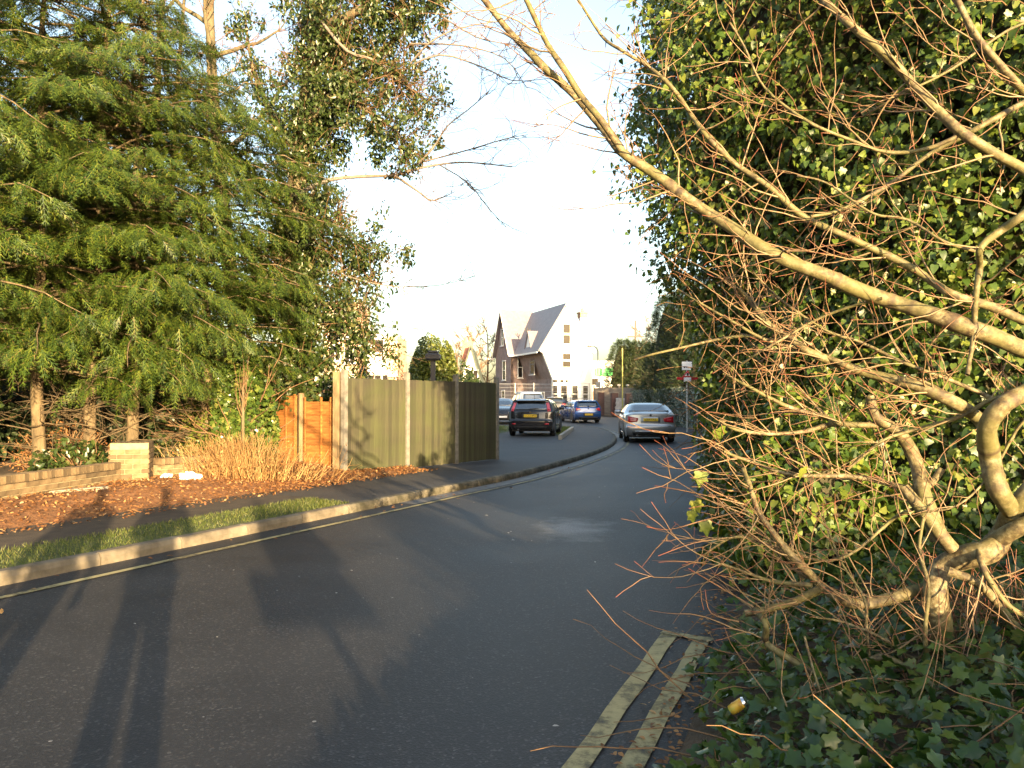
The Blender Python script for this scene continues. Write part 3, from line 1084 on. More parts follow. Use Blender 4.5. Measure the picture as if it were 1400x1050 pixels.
# chimney with orange pot
M['orange_brick'] = mat_brick_wall('orange_brick', (.42, .20, .08), (.50, .26, .11), (.45, .38, .28))
c = H(2.5, 4.25, 8)
st = MB().box((c[0], c[1], 7.6), (.72, .72, 4.4), .33).build('chimney', M['render'], house)
m = MB()
m.box((c[0], c[1], 10.0), (.78, .78, .42), .33)
m.box((c[0], c[1], 10.27), (.92, .92, .14), .33)
m.tube([(c[0], c[1], 10.3), (c[0], c[1], 10.75)], [.16, .13], 10)
m.build('chimney_cap', M['orange_brick'], st)
M['black_iron'] = mat_plain('black_iron', (.02, .02, .022), .5)
m = MB()
q = H(5.4, -.5, 7.6)
m.tube([q, q + np.array([0, 0, 1.3])], .05, 6)
for s in (-1, 1):
    m.tube([q + np.array([0, 0, .7]), q + np.array([.3 * s, 0, 1.25])], .04, 6)
m.build('roof_finial', M['black_iron'], house)

# pink brick flats beyond the fence
M['pale_brick'] = mat_brick_wall('pale_orange_brick', (.50, .28, .15), (.58, .35, .20), (.6, .5, .4))
flats = thing('apartment_block', 'sunlit pink brick flats with white stair tower showing over the fence', 'building')
fx = lambda px, d=62.0: (px - 700) / FPX * d
m = MB()
m.box((fx(471), 63.0, 4.7), (fx(487) - fx(440), 4, 9.0))
m.box((fx(516), 64.0, 3.5), (fx(545) - fx(487), 5.2, 6.1))
m.build('wall', M['pale_brick'], flats)
m = MB()
m.box((fx(516), 61.2, 3.4), (fx(531) - fx(501), 1.5, 6.6), 0, .02)
m.box((fx(472), 60.86, 6.35), (fx(490) - fx(448), .4, .32))
m.box((fx(516), 61.1, 3.45), (fx(547) - fx(486), .56, .22))
m.build('stair_tower', M['render'], flats)
for px, z, w, h in ((518, 5.7, .75, 1.0), (507, 2.9, .5, 1.2), (517, 2.9, .6, 1.2), (526, 2.9, .5, 1.2)):
    window(flats, (fx(px, 60.4), 60.42, z), (1, 0, 0), None, w, h, (0, -1, 0), (0, 0), M['render'])
for px, z in ((458, 5.2), (478, 5.0), (462, 7.6), (478, 2.8), (496, 5.0)):
    window(flats, (fx(px, 61), 60.95 if px < 488 else 61.36, z), (1, 0, 0), None, .8, 1.2, (0, -1, 0), (1, 0))

# white gabled cottage with red chimney between the bush and the trees
cott = thing('cottage', 'small white gabled cottage with dark green roof and red chimney', 'house')
cx = lambda px: (px - 700) / FPX * 68.0
gp = [(cx(630), 68, .5), (cx(661), 68, .5), (cx(661), 68, 2.2), (cx(644), 68, 6.0), (cx(630), 68, 3.2)]
MB().prism(gp, (0, .3, 0)).build('gable_wall', M['render'], cott)
M['green_roof'] = mat_tiles('dark_mossy_roof', (.05, .07, .055), (.09, .11, .08))
m = MB()
m.prism([(cx(643.5), 67.8, 6.1), (cx(662), 67.8, 1.9), (cx(662), 76, 1.9), (cx(643.5), 76, 6.1)], (.05, 0, .15))
m.prism([(cx(643.5), 67.8, 6.1), (cx(628), 67.8, 2.8), (cx(628), 76, 2.8), (cx(643.5), 76, 6.1)], (-.05, 0, .15))
m.build('roof', M['green_roof'], cott)
M['red_brick'] = mat_brick_wall('red_brick', (.40, .12, .07), (.48, .16, .09), (.4, .3, .25))
m = MB()
m.box((cx(638), 69.5, 5.6), (.9, .9, 2.2))
m.tube([(cx(638) - .2, 69.5, 6.6), (cx(638) - .2, 69.5, 7.1)], [.13, .1], 8)
m.tube([(cx(638) + .2, 69.5, 6.6), (cx(638) + .2, 69.5, 7.1)], [.13, .1], 8)
m.build('chimney', M['red_brick'], cott)
window(cott, (cx(647), 67.93, 3.6), (1, 0, 0), None, .8, 1.1, (0, -1, 0), (1, 0))

# white shop beyond with green fascia band
M['green_sign'] = mat_plain('green_fascia_board', (.02, .55, .10), .4)
shop = thing('shop', 'white shop building with bright green fascia far beyond the street lamp', 'shop')
MB().box((12.0, 104, 3.0), (6.6, 8, 7.2)).build('wall', M['render'], shop)
MB().box((12.15, 99.85, 5.15), (3.2, .25, .95), 0, .04).build('fascia', M['green_sign'], shop)
MB().box((11.2, 99.8, 2.2), (4.6, .3, 1.0), 0, .03).build('brick_band', M['orange_brick'], shop)
for px in (10.4, 13.2):
    window(shop, (px, 99.93, 3.9), (1, 0, 0), None, 1.0, .9, (0, -1, 0), (0, 0), M['render'])

# ------------------------------------------------------------------ far boundary: brick piers and lap panels
M['pier_brick'] = mat_brick_wall('dark_red_pier_brick', (.085, .032, .028), (.12, .048, .038), (.11, .085, .075))
M['grey_lap'] = mat_noise('grey_lap_board', [(.3, (.14, .12, .10)), (.7, (.27, .235, .20))], 4, .9, stretch=(.6, .6, 6))
M['cap_light'] = mat_plain('pale_cap', (.70, .66, .58), .6)
bnd = thing('panel_fence', 'long grey lap panel fence with pale post caps behind the silver car', 'fence')
FL = [(812, 70.0), (835, 68.8), (858, 67.4), (880, 66.0), (899, 64.8)]
fp = [((px - 700) / FPX * d, d) for px, d in FL]
for (xa, ya), (xb, yb) in zip(fp[:-1], fp[1:]):
    d = np.array([xb - xa, yb - ya])
    L = np.linalg.norm(d)
    d /= L
    zb = gz(ya) + .05
    pn = MB()
    n = 17
    for k in range(n):
        z = zb + k * .135
        q = np.array([xa, ya]) + d * .06
        w = np.array([xa, ya]) + d * (L - .06)
        pn.prism([(q[0], q[1], z), (w[0], w[1], z), (w[0] + d[1] * .03, w[1] - d[0] * .03, z + .02), (q[0] + d[1] * .03, q[1] - d[0] * .03, z + .02)], (0, 0, .13))
    pn.build('lap_panel', M['grey_lap'], bnd)
    for t in (0, .5):
        q = np.array([xa, ya]) + d * L * t
        MB().box((q[0], q[1], zb + 1.2), (.11, .11, 2.5), math.atan2(d[1], d[0])).build('post', M['grey_lap'], bnd)
        MB().box((q[0], q[1], zb + 2.52), (.20, .20, .14), math.atan2(d[1], d[0]), .04).build('post_cap', M['cap_light'], bnd)
gate = thing('board_gate', 'plain upright board gate at the right end of the lap panel fence', 'gate')
g0, g1 = np.array([(899.5 - 700) / FPX * 64.6, 64.6]), np.array([(921 - 700) / FPX * 62.8, 62.8])
gd = g1 - g0
for k in range(11):
    q = g0 + gd * (k + .5) / 11
    MB().box((q[0], q[1], gz(q[1]) + 1.17), (np.linalg.norm(gd) / 11 - .012, .03, 2.3), math.atan2(gd[1], gd[0])).build('gate_board', M['fence_board'], gate)
for k in (0, 1):
    q = g0 + gd * k
    MB().box((q[0], q[1], gz(q[1]) + 1.25), (.22, .22, 2.6), math.atan2(gd[1], gd[0]), .02).build('gate_post', mat_plain('dark_gate_post', (.035, .035, .03), .8) if k == 0 else M['grey_lap'], gate)
labs = ['leftmost dark red brick pier before the lap panel fence, nearest the blue car', 'second dark red brick pier, left of the pale sacks by the fence',
        'third dark red brick pier, right of the pale sacks by the fence', 'lowest and rightmost red brick pier, standing above the silver car roof']
for i, (px, d, w, h) in enumerate(((821.5, 67.5, .50, 1.95), (840, 66.2, .54, 1.90), (860, 64.6, .57, 1.85), (882, 63.6, .40, 1.75))):
    x = (px - 700) / FPX * d
    t = thing('gate_pier', labs[i], 'pier', (x, d, gz(d)), .1, 'red brick piers before the panel fence')
    MB().box((0, 0, h / 2), (w, w, h), 0, .01).build('pier', M['pier_brick'], t)
    MB().box((0, 0, h + .04), (w + .08, w + .08, .08), 0, .02).build('coping', M['grey_lap'], t)
M['sack'] = mat_noise('pale_sack', [(.3, (.42, .37, .34)), (.7, (.60, .56, .52))], 5, .8)
m = MB()
r_ = np.random.default_rng(4)
bx, by = (849.5 - 700) / FPX * 65.6, 65.6
for j in range(6):
    for i in range(10):
        a = 2 * math.pi * i / 10
        k = 1 + r_.normal(0, .06)
        m.v.append((bx + .50 * k * math.cos(a) * (1 - .02 * j), by + .4 * k * math.sin(a), gz(by) + .55 + j * .17 + (.12 * r_.random() if j == 5 else 0)))
for j in range(5):
    for i in range(10):
        m.f.append([j * 10 + i, j * 10 + (i + 1) % 10, (j + 1) * 10 + (i + 1) % 10, (j + 1) * 10 + i])
m.f.append(list(range(50, 60)))
m.f.append(list(range(9, -1, -1)))
m.box((bx, by, gz(by) + .27), (1.05, .8, .5), 0, .05)
tag(m.build('builders_sack', M['sack']), 'bulging pale builders sack on a pallet between two red brick piers', 'sack')
for i, px in enumerate((866.5, 869.5)):
    x = (px - 700) / FPX * 63.5
    m = MB().box((x, 63.5, gz(63.5) + .8), (.13, .13, 1.6), 0, .02)
    tag(m.build('white_post', M['white_paint']), ['left one of two slim white posts right of the third brick pier', 'right one of two slim white posts beside the third brick pier'][i], 'post', 'slim white posts')

# mesh fence before the brick house
M['galv'] = mat_plain('galvanised_steel', (.45, .46, .47), .45, .6)
mf = thing('mesh_fence', 'thin grey wire mesh fence in front of the brick house', 'fence')
y0 = 66.0
x0, x1 = (679 - 700) / FPX * y0, (806 - 700) / FPX * y0
for k in range(6):
    x = x0 + (x1 - x0) * k / 5
    MB().tube([(x, y0, gz(y0)), (x, y0, gz(y0) + 2.75)], .035, 6).build('fence_post', M['galv'], mf)
m = MB()
for k in range(9):
    z = gz(y0) + .2 + k * .31
    m.tube([(x0, y0 - .04, z), ((x0 + x1) / 2, y0 - .04, z - .03), (x1, y0 - .04, z)], .012 if k < 8 else .022, 4, cap=False)
for k in range(70):
    x = x0 + (x1 - x0) * (k + .5) / 70
    m.tube([(x, y0 - .06, gz(y0) + .2), (x, y0 - .06, gz(y0) + 2.68)], .006, 3, cap=False)
o = m.build('wire_mesh', M['galv'], mf)
o['kind'] = 'stuff'

# ------------------------------------------------------------------ lamps, poles, road sign
M['lamp_grey'] = mat_plain('grey_lamp_column', (.22, .23, .24), .5, .3)
lx, ly = (817.5 - 700) / FPX * 60, 60.0
lamp = thing('street_lamp', 'slim grey street lamp with short curved arm left of the far conifer', 'lamp', (lx, ly, gz(ly)))
h = 1.5 + (548 - 474) / FPX * 60 - gz(ly)
MB().tube([(0, 0, 0), (0, 0, 1.2), (0, 0, h - .35), (-.08, 0, h - .1), (-.3, 0, h + .02), (-.55, 0, h + .03)], [.09, .08, .05, .045, .04, .04], 8).build('column', M['lamp_grey'], lamp)
MB().box((-.62, 0, h + .03), (.45, .16, .10), 0, .03).build('lantern', M['lamp_grey'], lamp)
MB().box((.0, -.07, h * .47), (.34, .05, .42), 0, .02).build('sign_plate', M['lamp_grey'], lamp)
M['dark_pole'] = mat_plain('tarred_pole', (.10, .085, .07), .85)
dx, dy = (869 - 700) / FPX * 92, 92.0
pole = thing('utility_pole', 'thin dark utility pole with crossarm rising behind the far conifer', 'pole', (dx, dy, gz(dy)))
h = 1.5 + (548 - 438) / FPX * 92 - gz(dy)
MB().tube([(0, 0, 0), (0, 0, h)], [.16, .09], 8).build('mast', M['dark_pole'], pole)
MB().box((0, -.12, h - 1.9), (1.9, .12, .14), 0, .02).build('crossarm', M['dark_pole'], pole)
yx, yy = (851 - 700) / FPX * 63, 63.0
M['yellow_pole'] = mat_plain('yellow_green_pole', (.42, .38, .10), .5)
yp = thing('flag_pole', 'thin yellow pole standing upright before the far conifer', 'pole', (yx, yy, gz(yy)))
MB().tube([(0, 0, 0), (0, 0, 5.6 - gz(yy))], [.055, .045], 8).build('mast', M['yellow_pole'], yp)
MB().tube([(0, 0, 5.6 - gz(yy)), (0, 0, 5.72 - gz(yy))], [.07, .02], 8).build('finial', M['yellow_pole'], yp)

# road sign in the hedge
M['sign_white'] = mat_plain('white_sign_sheeting', (.84, .84, .86), .35)
M['sign_red'] = mat_plain('red_sign_sheeting', (.55, .02, .03), .4)
M['sign_black'] = mat_plain('black_sign_print', (.02, .02, .02), .5)
sx, sy = (940 - 700) / FPX * 38, 38.0
sg = thing('road_sign', 'white plate over a red bordered warning triangle on a post in the hedge', 'sign', (sx, sy, 0), .12)
def SZ(py):
    return 1.5 + (548 - py) / FPX * sy
MB().tube([(0, .06, 0), (0, .06, SZ(493))], .04, 8).build('post', M['galv'], sg)
MB().box((-.02, 0, (SZ(494.5) + SZ(506)) / 2), (.50, .025, SZ(494.5) - SZ(506)), 0, .01).build('top_plate', M['sign_white'], sg)
pr = MB()
for i, (x, w) in enumerate(((-.15, .09), (-.03, .06), (.06, .05), (.15, .08))):
    pr.box((x, -.014, SZ(502.5)), (w, .006, .055))
pr.build('plate_print', M['sign_black'], sg)
t0, t1 = SZ(506.3), SZ(515.2)
MB().prism([(-.26, 0, t1), (.26, 0, t1), (0, 0, t0)], (0, -.02, 0)).build('triangle_border', M['sign_red'], sg)
MB().prism([(-.165, -.022, t1 + .05), (.165, -.022, t1 + .05), (0, -.022, t0 - .10)], (0, -.006, 0)).build('triangle_face', M['sign_white'], sg)
MB().box((0, 0, (SZ(516) + SZ(522)) / 2), (.36, .025, SZ(516) - SZ(522)), 0, .03).build('lower_plate', M['sign_white'], sg)
MB().prism([(-.04, -.03, t1 + .06), (.04, -.03, t1 + .06), (.055, -.03, t1 + .15), (0, -.03, t1 + .2), (-.055, -.03, t1 + .15)], (0, -.006, 0)).build('symbol', M['sign_black'], sg)
MB().box((.0, .02, SZ(517.5)), (1.05, .02, .13), 0, .005).build('red_bar', M['sign_red'], sg)

# ------------------------------------------------------------------ cars
M['glass'] = mat_plain('car_glass', (.02, .026, .032), .04, spec=.9)
M['glass'].node_tree.nodes['Principled BSDF'].inputs['IOR'].default_value = 2.1
M['tyre'] = mat_plain('tyre_rubber', (.018, .018, .018), .85)
M['alloy'] = mat_plain('alloy_rim', (.50, .50, .51), .35, .8)
M['black_trim'] = mat_plain('black_plastic_trim', (.022, .022, .024), .6)
M['lamp_red'] = mat_plain('red_lamp_lens', (.42, .012, .02), .12, coat=.6)
M['lamp_pink'] = mat_plain('clear_red_lamp_lens', (.62, .10, .13), .12, coat=.6)
M['lamp_clear'] = mat_plain('clear_lamp_lens', (.70, .70, .72), .1, coat=.6)
M['chrome'] = mat_plain('chrome', (.72, .72, .73), .12, 1.0)
M['plate_y'] = mat_plain('yellow_plate', (.75, .50, .03), .4)
M['plate_b'] = mat_plain('plate_black', (.02, .02, .02), .5)
def paint(name, c, metal=.35, rough=.28):
    m, nt, b, _ = ntree(name)
    v = mapped(nt)
    n = noise(nt, v, 5, 5)
    col = ramp(nt, n, [(.3, tuple(.9 * x for x in c)), (.7, c)])
    # road film low down on the sills
    tc = nt.nodes.new('ShaderNodeTexCoord')
    sp = nt.nodes.new('ShaderNodeSeparateXYZ')
    nt.links.new(tc.outputs['Object'], sp.inputs[0])
    d = ramp(nt, sp.outputs[2], [(.18, (.6,) * 3), (.55, (.0,) * 3)])
    col = mixc(nt, d, col, (.09, .085, .08))
    nt.links.new(col, b.inputs['Base Color'])
    b.inputs['Metallic'].default_value = metal
    b.inputs['Roughness'].default_value = rough
    b.inputs['Coat Weight'].default_value = .8
    b.inputs['Coat Roughness'].default_value = .04
    return m
PROF = {
 'saloon': dict(p=[(.12, .24), (.03, .36), (0, .50), (.01, .60), (.06, .66), (.07, .76), (.09, .95), (.10, 1.02), (.17, 1.06), (.45, 1.075), (.74, 1.10), (1.42, 1.385), (1.75, 1.42), (2.2, 1.42), (2.7, 1.345), (3.42, 1.0), (3.9, .92), (4.28, .80), (4.46, .64), (4.52, .45), (4.44, .22)],
                W=1.82, H=1.42, belt=.98, tumble=.27, wheels=(.98, 3.72), wr=.325, rw=(1.115, 1.372), side=(.95, 3.2)),
 'hatch': dict(p=[(.12, .26), (.02, .38), (0, .52), (.0, .62), (.05, .68), (.07, .80), (.10, .98), (.14, 1.04), (.38, 1.37), (.36, 1.43), (.46, 1.465), (.95, 1.50), (1.6, 1.50), (2.15, 1.43), (3.1, 1.03), (3.7, .93), (4.08, .78), (4.26, .58), (4.32, .42), (4.24, .24)],
               W=1.84, H=1.50, belt=1.0, tumble=.25, wheels=(.84, 3.46), wr=.32, rw=(1.06, 1.35), side=(.62, 2.95)),
 'mpv': dict(p=[(.12, .28), (.02, .40), (0, .55), (.0, .70), (.04, .76), (.06, .9), (.09, 1.12), (.13, 1.2), (.34, 1.80), (.42, 1.88), (.9, 1.95), (2.0, 1.96), (2.6, 1.88), (3.7, 1.22), (4.2, 1.08), (4.5, .90), (4.64, .65), (4.68, .45), (4.6, .26)],
             W=1.86, H=1.96, belt=1.14, tumble=.24, wheels=(.86, 3.75), wr=.335, rw=(1.22, 1.76), side=(.55, 3.4)),
}
def car(name, label, kind, pmat, loc, heading, plate, group=None, light='lamp_red', light_shape='block', roof=None, spoiler=False, front=False, low_trim=True, exhaust=True, scale=1.0):
    """rear bumper at the origin, nose towards local +y; heading turns the nose to the right"""
    q = PROF[kind]
    t = thing(name, label, 'car', loc, -heading, group)
    t.scale = (scale,) * 3
    prof = smooth_path(np.array([(0, y, z) for y, z in q['p']]), 3)[:, 1:]
    W2, Ht, belt = q['W'] / 2, q['H'], q['belt']
    L = prof[:, 0].max()
    def hw(y, z):
        w = W2
        e = max(0, .55 - y) / .55
        f = max(0, y - (L - .8)) / .8
        w *= 1 - .075 * e ** 2 - .16 * f ** 2
        if z > belt:
            w -= q['tumble'] * ((z - belt) / (Ht - belt)) ** 1.25
        if z < .5:
            w -= .05 * (.5 - z) / .3
        return w
    n = len(prof)
    T = np.gradient(prof, axis=0)
    T /= np.linalg.norm(T, axis=1, keepdims=True) + 1e-9
    Nin = np.stack([T[:, 1], -T[:, 0]], axis=1)          # towards the inside of the silhouette
    vs = [-1, -.985, -.94, -.85, -.65, -.33, 0, .33, .65, .85, .94, .985, 1]
    def inset(v):
        return .055 * abs(v) ** 9 + .02 * v * v
    V, F = [], []
    m_ = len(vs)
    for i in range(n):
        for v in vs:
            y, z = prof[i] + Nin[i] * inset(v)
            bulge = .05 * v * v
            yb = y + (bulge if y < .6 else 0) * max(0, 1 - y / .6) - bulge * 2.0 * max(0, (y - (L - .7)) / .7)
            V.append((v * hw(y, z), yb, z))
    for i in range(n - 1):
        for j in range(m_ - 1):
            a = i * m_ + j
            F.append((a, a + 1, a + 1 + m_, a + m_))
    rows = 7
    for s, j in ((-1, 0), (1, m_ - 1)):
        base = len(V)
        for i in range(n):
            top = V[i * m_ + j]
            yb = min(max(top[1], prof[0, 0] + .06), prof[-1, 0] - .06)
            for k in range(1, rows + 1):
                f = k / rows
                z = top[2] + (.22 - top[2]) * f
                y = top[1] + (yb - top[1]) * f
                V.append((s * hw(y, z), y, z))
        for i in range(n - 1):
            for k in range(rows):
                a = i * m_ + j if k == 0 else base + i * rows + k - 1
                b2 = (i + 1) * m_ + j if k == 0 else base + (i + 1) * rows + k - 1
                c = base + (i + 1) * rows + k
                d = base + i * rows + k
                F.append((a, b2, c, d) if s < 0 else (d, c, b2, a))
    body = link('body', np_mesh('car_body', V, [list(f) for f in F], pmat, True), t)
    MB().box((0, L / 2, .25), (q['W'] - .30, L - .5, .10)).build('underbody', M['black_trim'], t)
    rear = prof[:np.argmax(prof[:, 1])]
    def yr(x, z):
        y = float(np.interp(z, rear[:, 1], rear[:, 0]))
        v = min(1, abs(x) / hw(y, z))
        return y + inset(v) * .9 + .05 * v * v * max(0, 1 - y / .6)
    front_p = prof[np.argmax(prof[:, 1]):][::-1]
    def yf(x, z):
        y = float(np.interp(z, front_p[:, 1], front_p[:, 0]))
        v = min(1, abs(x) / hw(y, z))
        return y - inset(v) * .9 - .10 * v * v * max(0, (y - (L - .7)) / .7)
    def slab(fn, quad, mat, name, thick=.03, off=.008, parent=t, nu=6, nv=4, axis='r'):
        """curved panel over the body: quad is 4 corners in the face plane"""
        a, b2, c, d = [np.array(p, float) for p in quad]
        G = []
        for lay in (0, 1):
            for j in range(nv + 1):
                for i in range(nu + 1):
                    u, w = i / nu, j / nv
                    p = a * (1 - u) * (1 - w) + b2 * u * (1 - w) + c * u * w + d * (1 - u) * w
                    G.append(fn(p, off - lay * thick))
        N1 = (nu + 1) * (nv + 1)
        Fs = []
        for j in range(nv):
            for i in range(nu):
                k = j * (nu + 1) + i
                Fs.append([k, k + 1, k + nu + 2, k + nu + 1])
        rim = [i for i in range(nu + 1)] + [j * (nu + 1) + nu for j in range(1, nv + 1)] + [nv * (nu + 1) + i for i in range(nu - 1, -1, -1)] + [j * (nu + 1) for j in range(nv - 1, 0, -1)]
        for i in range(len(rim)):
            x, y = rim[i], rim[(i + 1) % len(rim)]
            Fs.append([y, x, x + N1, y + N1])
        me = np_mesh(name, G, Fs, mat, True)
        return link(name, me, parent)
    onrear = lambda p, o: (p[0], yr(p[0], p[1]) - o, p[1])
    onfront = lambda p, o: (p[0], yf(p[0], p[1]) + o, p[1])
    def onside(s):
        return lambda p, o: (s * (hw(p[0], p[1]) + o), p[0], p[1])
    topz = lambda y: float(np.interp(y, prof[:, 0], np.maximum.accumulate(prof[:, 1]))) if y < L / 2 else float(np.interp(-y, -prof[::-1][:n // 2, 0], prof[::-1][:n // 2, 1]))
    z0, z1 = q['rw']
    wb = hw(yr(0, z0), z0)
    wt = hw(yr(0, z1), z1)
    slab(onrear, [(-wb * .86, z0), (wb * .86, z0), (wt * .88, z1), (-wt * .88, z1)], M['glass'], 'rear_window', .02, .006, nu=8, nv=6)
    # windscreen
    fz0 = {'saloon': 1.03, 'hatch': 1.06, 'mpv': 1.25}[kind]
    slab(onfront, [(-W2 * .80, fz0), (W2 * .80, fz0), (wt * .86, Ht - .11), (-wt * .86, Ht - .11)], M['glass'], 'windscreen', .02, .006, nu=8, nv=6)
    # side windows and doors
    ya, yb = q['side']
    zt = Ht - .115
    slope_r = .42 if kind == 'saloon' else .18
    slope_f = .80
    for s in (-1, 1):
        f = onside(s)
        mid = (ya + yb) / 2 - .1
        b_lo = belt + .035
        slab(f, [(ya + .10, b_lo), (mid - .04, b_lo), (mid - .02, zt), (ya + slope_r + .25, zt - .02)], M['glass'], 'side_window', .02, .004)
        slab(f, [(mid + .04, b_lo), (yb, b_lo), (yb - slope_f, zt - .01), (mid + .06, zt)], M['glass'], 'side_window', .02, .004)
        for y0, y1 in ((ya + .42, mid - .01), (mid + .01, yb - .10)):
            dr = slab(f, [(y0, .36), (y1, .36), (y1, belt), (y0 - .12, belt)], pmat, 'door', .02, .004)
            slab(f, [(y0 + .06, belt - .15), (y0 + .24, belt - .15), (y0 + .24, belt - .11), (y0 + .06, belt - .11)], M['black_trim'] if kind != 'saloon' else pmat, 'handle', .03, .022, dr, 2, 1)
        slab(f, [(q['wheels'][0] + .4, .27), (q['wheels'][1] - .4, .27), (q['wheels'][1] - .4, .34), (q['wheels'][0] + .4, .34)], M['black_trim'] if low_trim else pmat, 'sill_trim', .03, .012, t, 4, 1)
        # mirror
        mz = belt + .10
        my = yb - .22
        MB().box((s * (hw(my, mz) + .13), my, mz), (.20, .10, .14), 0, .03).build('mirror', pmat, t, True)
        MB().beam((s * (hw(my, mz) - .02), my + .02, mz - .05), (s * (hw(my, mz) + .06), my + .01, mz - .04), .03, .05).build('mirror_stalk', M['black_trim'], t)
        # wheels
        for y in q['wheels']:
            arch = [(s * (W2 - .060), y + .385 * math.cos(a), q['wr'] + .385 * math.sin(a)) for a in np.linspace(-.35, math.pi + .35, 16)]
            MB().prism(arch, (s * .066, 0, 0)).build('wheel_arch', M['black_trim'], t)
            w = bpy.data.objects.new('wheel', None)
            COL.objects.link(w)
            w.parent = t
            w.location = (s * (W2 - .10), y, q['wr'])
            r = q['wr']
            tv = MB()
            pr = [(-.10, r * .66), (-.10, r * .93), (-.07, r), (.07, r), (.10, r * .93), (.10, r * .66)]
            k = 24
            for a in range(k):
                c_, s_ = math.cos(2 * math.pi * a / k), math.sin(2 * math.pi * a / k)
                tv.v += [(x, rr * c_, rr * s_) for x, rr in pr]
            for a in range(k):
                for j in range(6):
                    tv.f.append([a * 6 + j, a * 6 + (j + 1) % 6, ((a + 1) % k) * 6 + (j + 1) % 6, ((a + 1) % k) * 6 + j])
            tv.build('tyre', M['tyre'], w, True)
            rm = MB()
            rm.tube([(s * .02, 0, 0), (s * .075, 0, 0)], .055, 10)
            for a in range(5):
                g = 2 * math.pi * a / 5 + .3
                rm.beam((s * .07, .04 * math.cos(g), .04 * math.sin(g)), (s * .07, r * .66 * math.cos(g), r * .66 * math.sin(g)), .05, .055)
            ring = [(s * .075, r * .64 * math.cos(g), r * .64 * math.sin(g)) for g in np.linspace(0, 2 * math.pi, 25)]
            rm.tube(ring, .022, 5, cap=False)
            rm.build('rim', M['alloy'], w)
            MB().tube([(0, 0, 0), (s * .03, 0, 0)], r * .62, 16).build('brake_disc', M['black_trim'], w)
    # rear end
    if light_shape == 'wedge':          # saloon: lamps that narrow towards the middle
        for s in (-1, 1):
            quad = [(s * .815, .72), (s * .47, .755), (s * .43, .885), (s * .80, .955)]
            slab(onrear, quad if s < 0 else quad[::-1], M[light], 'tail_light', .05, .012)
            MB().box((s * .62, yr(.62, .86) - .014, .83), (.20, .012, .03)).build('lamp_strip', M['lamp_pink'], t)
    elif light_shape == 'pillar':       # tall lamps beside the rear window
        for s in (-1, 1):
            quad = [(s * .80, .99), (s * .685, .99), (s * .60, 1.34), (s * .705, 1.34)]
            lt = slab(onrear, quad if s < 0 else quad[::-1], M[light], 'tail_light', .05, .016)
            quad = [(s * .79, 1.0), (s * .69, 1.0), (s * .665, 1.10), (s * .76, 1.10)]
            slab(onrear, quad if s < 0 else quad[::-1], M['lamp_red'], 'lower_lens', .02, .022, lt)
            quad = [(s * .74, .47), (s * .58, .47), (s * .58, .53), (s * .74, .53)]
            slab(onrear, quad if s < 0 else quad[::-1], M['lamp_red'], 'fog_light', .03, .012, nu=3, nv=1)
    else:
        for s in (-1, 1):
            quad = [(s * .83, .80), (s * .50, .84), (s * .56, .96), (s * .80, 1.0)]
            slab(onrear, quad if s < 0 else quad[::-1], M[light], 'tail_light', .05, .012)
    pz = {'wedge': .83, 'pillar': .82, 'block': .56}[light_shape]
    slab(onrear, [(-.34, pz - .10), (.34, pz - .10), (.34, pz + .09), (-.34, pz + .09)], pmat if light_shape == 'wedge' else M['black_trim'], 'plate_recess', .03, .006)
    pl = MB().box((0, yr(0, pz) - .022, pz), (.52, .012, .112), 0, .004).build('number_plate', M['plate_y'], t)
    if not plate:
        plate = 'LB52 OTC'
    cu = bpy.data.curves.new('plate_text', 'FONT')
    cu.body = plate
    cu.size = .10
    cu.extrude = .001
    cu.align_x, cu.align_y = 'CENTER', 'CENTER'
    tmp = bpy.data.objects.new('plate_text', cu)
    me = bpy.data.meshes.new_from_object(tmp)
    bpy.data.objects.remove(tmp)
    me.materials.clear()
    me.materials.append(M['plate_b'])
    o = link('plate_text', me, pl)
    o.location = (0, yr(0, pz) - .030, pz)
    o.rotation_euler = (math.pi / 2, 0, 0)
    bz = {'wedge': .985, 'pillar': .955, 'block': .93}[light_shape]
    by = yr(0, bz)
    MB().tube([(0, by - .012, bz), (0, by + .01, bz)], .042, 14).build('badge', M['chrome'] if light_shape != 'wedge' else M['black_trim'], t)
    slab(onrear, [(-.70, .60), (.70, .60), (.70, .625), (-.70, .625)], M['black_trim'] if kind != 'saloon' else M['chrome'], 'bumper_seam', .02, .006, nv=1)
    slab(onrear, [(-.60, .27), (.60, .27), (.66, .40), (-.66, .40)], M['black_trim'], 'bumper_valance', .03, .010, nv=3)
    if kind == 'saloon':
        slab(onrear, [(-.55, .405), (.55, .405), (.55, .435), (-.55, .435)], M['chrome'], 'bumper_strip', .02, .012, nv=1)
        slab(onrear, [(-.62, 1.035), (.62, 1.035), (.60, 1.052), (-.60, 1.052)], pmat, 'boot_lip', .06, .035, nv=1)
    else:
        y = yr(0, z1 + .03)
        MB().prism([(-.58, y - .10, z1 + .045), (.58, y - .10, z1 + .045), (.60, y + .12, z1 + .10), (-.60, y + .12, z1 + .10)], (0, 0, .035)).build('spoiler', pmat, t)
        MB().beam((-.05, yr(0, z0) - .018, z0 + .03), (.32, yr(.2, z0 + .04) - .03, z0 + .06), .02, .025).build('wiper', M['black_trim'], t)
        MB().tube([(0, L * .36, Ht - .02), (0, L * .36 - .14, Ht + .20)], .008, 5).build('aerial', M['black_trim'], t)
    if exhaust:
        MB().tube([(-.48, .02, .27), (-.48, .30, .27)], .035, 10).build('exhaust', M['chrome'], t)
    # nose
    for s in (-1, 1):
        quad = [(s * .80, .62), (s * .45, .60), (s * .50, .74), (s * .74, .78)]
        slab(onfront, quad if s > 0 else quad[::-1], M['lamp_clear'], 'headlight', .05, .014)
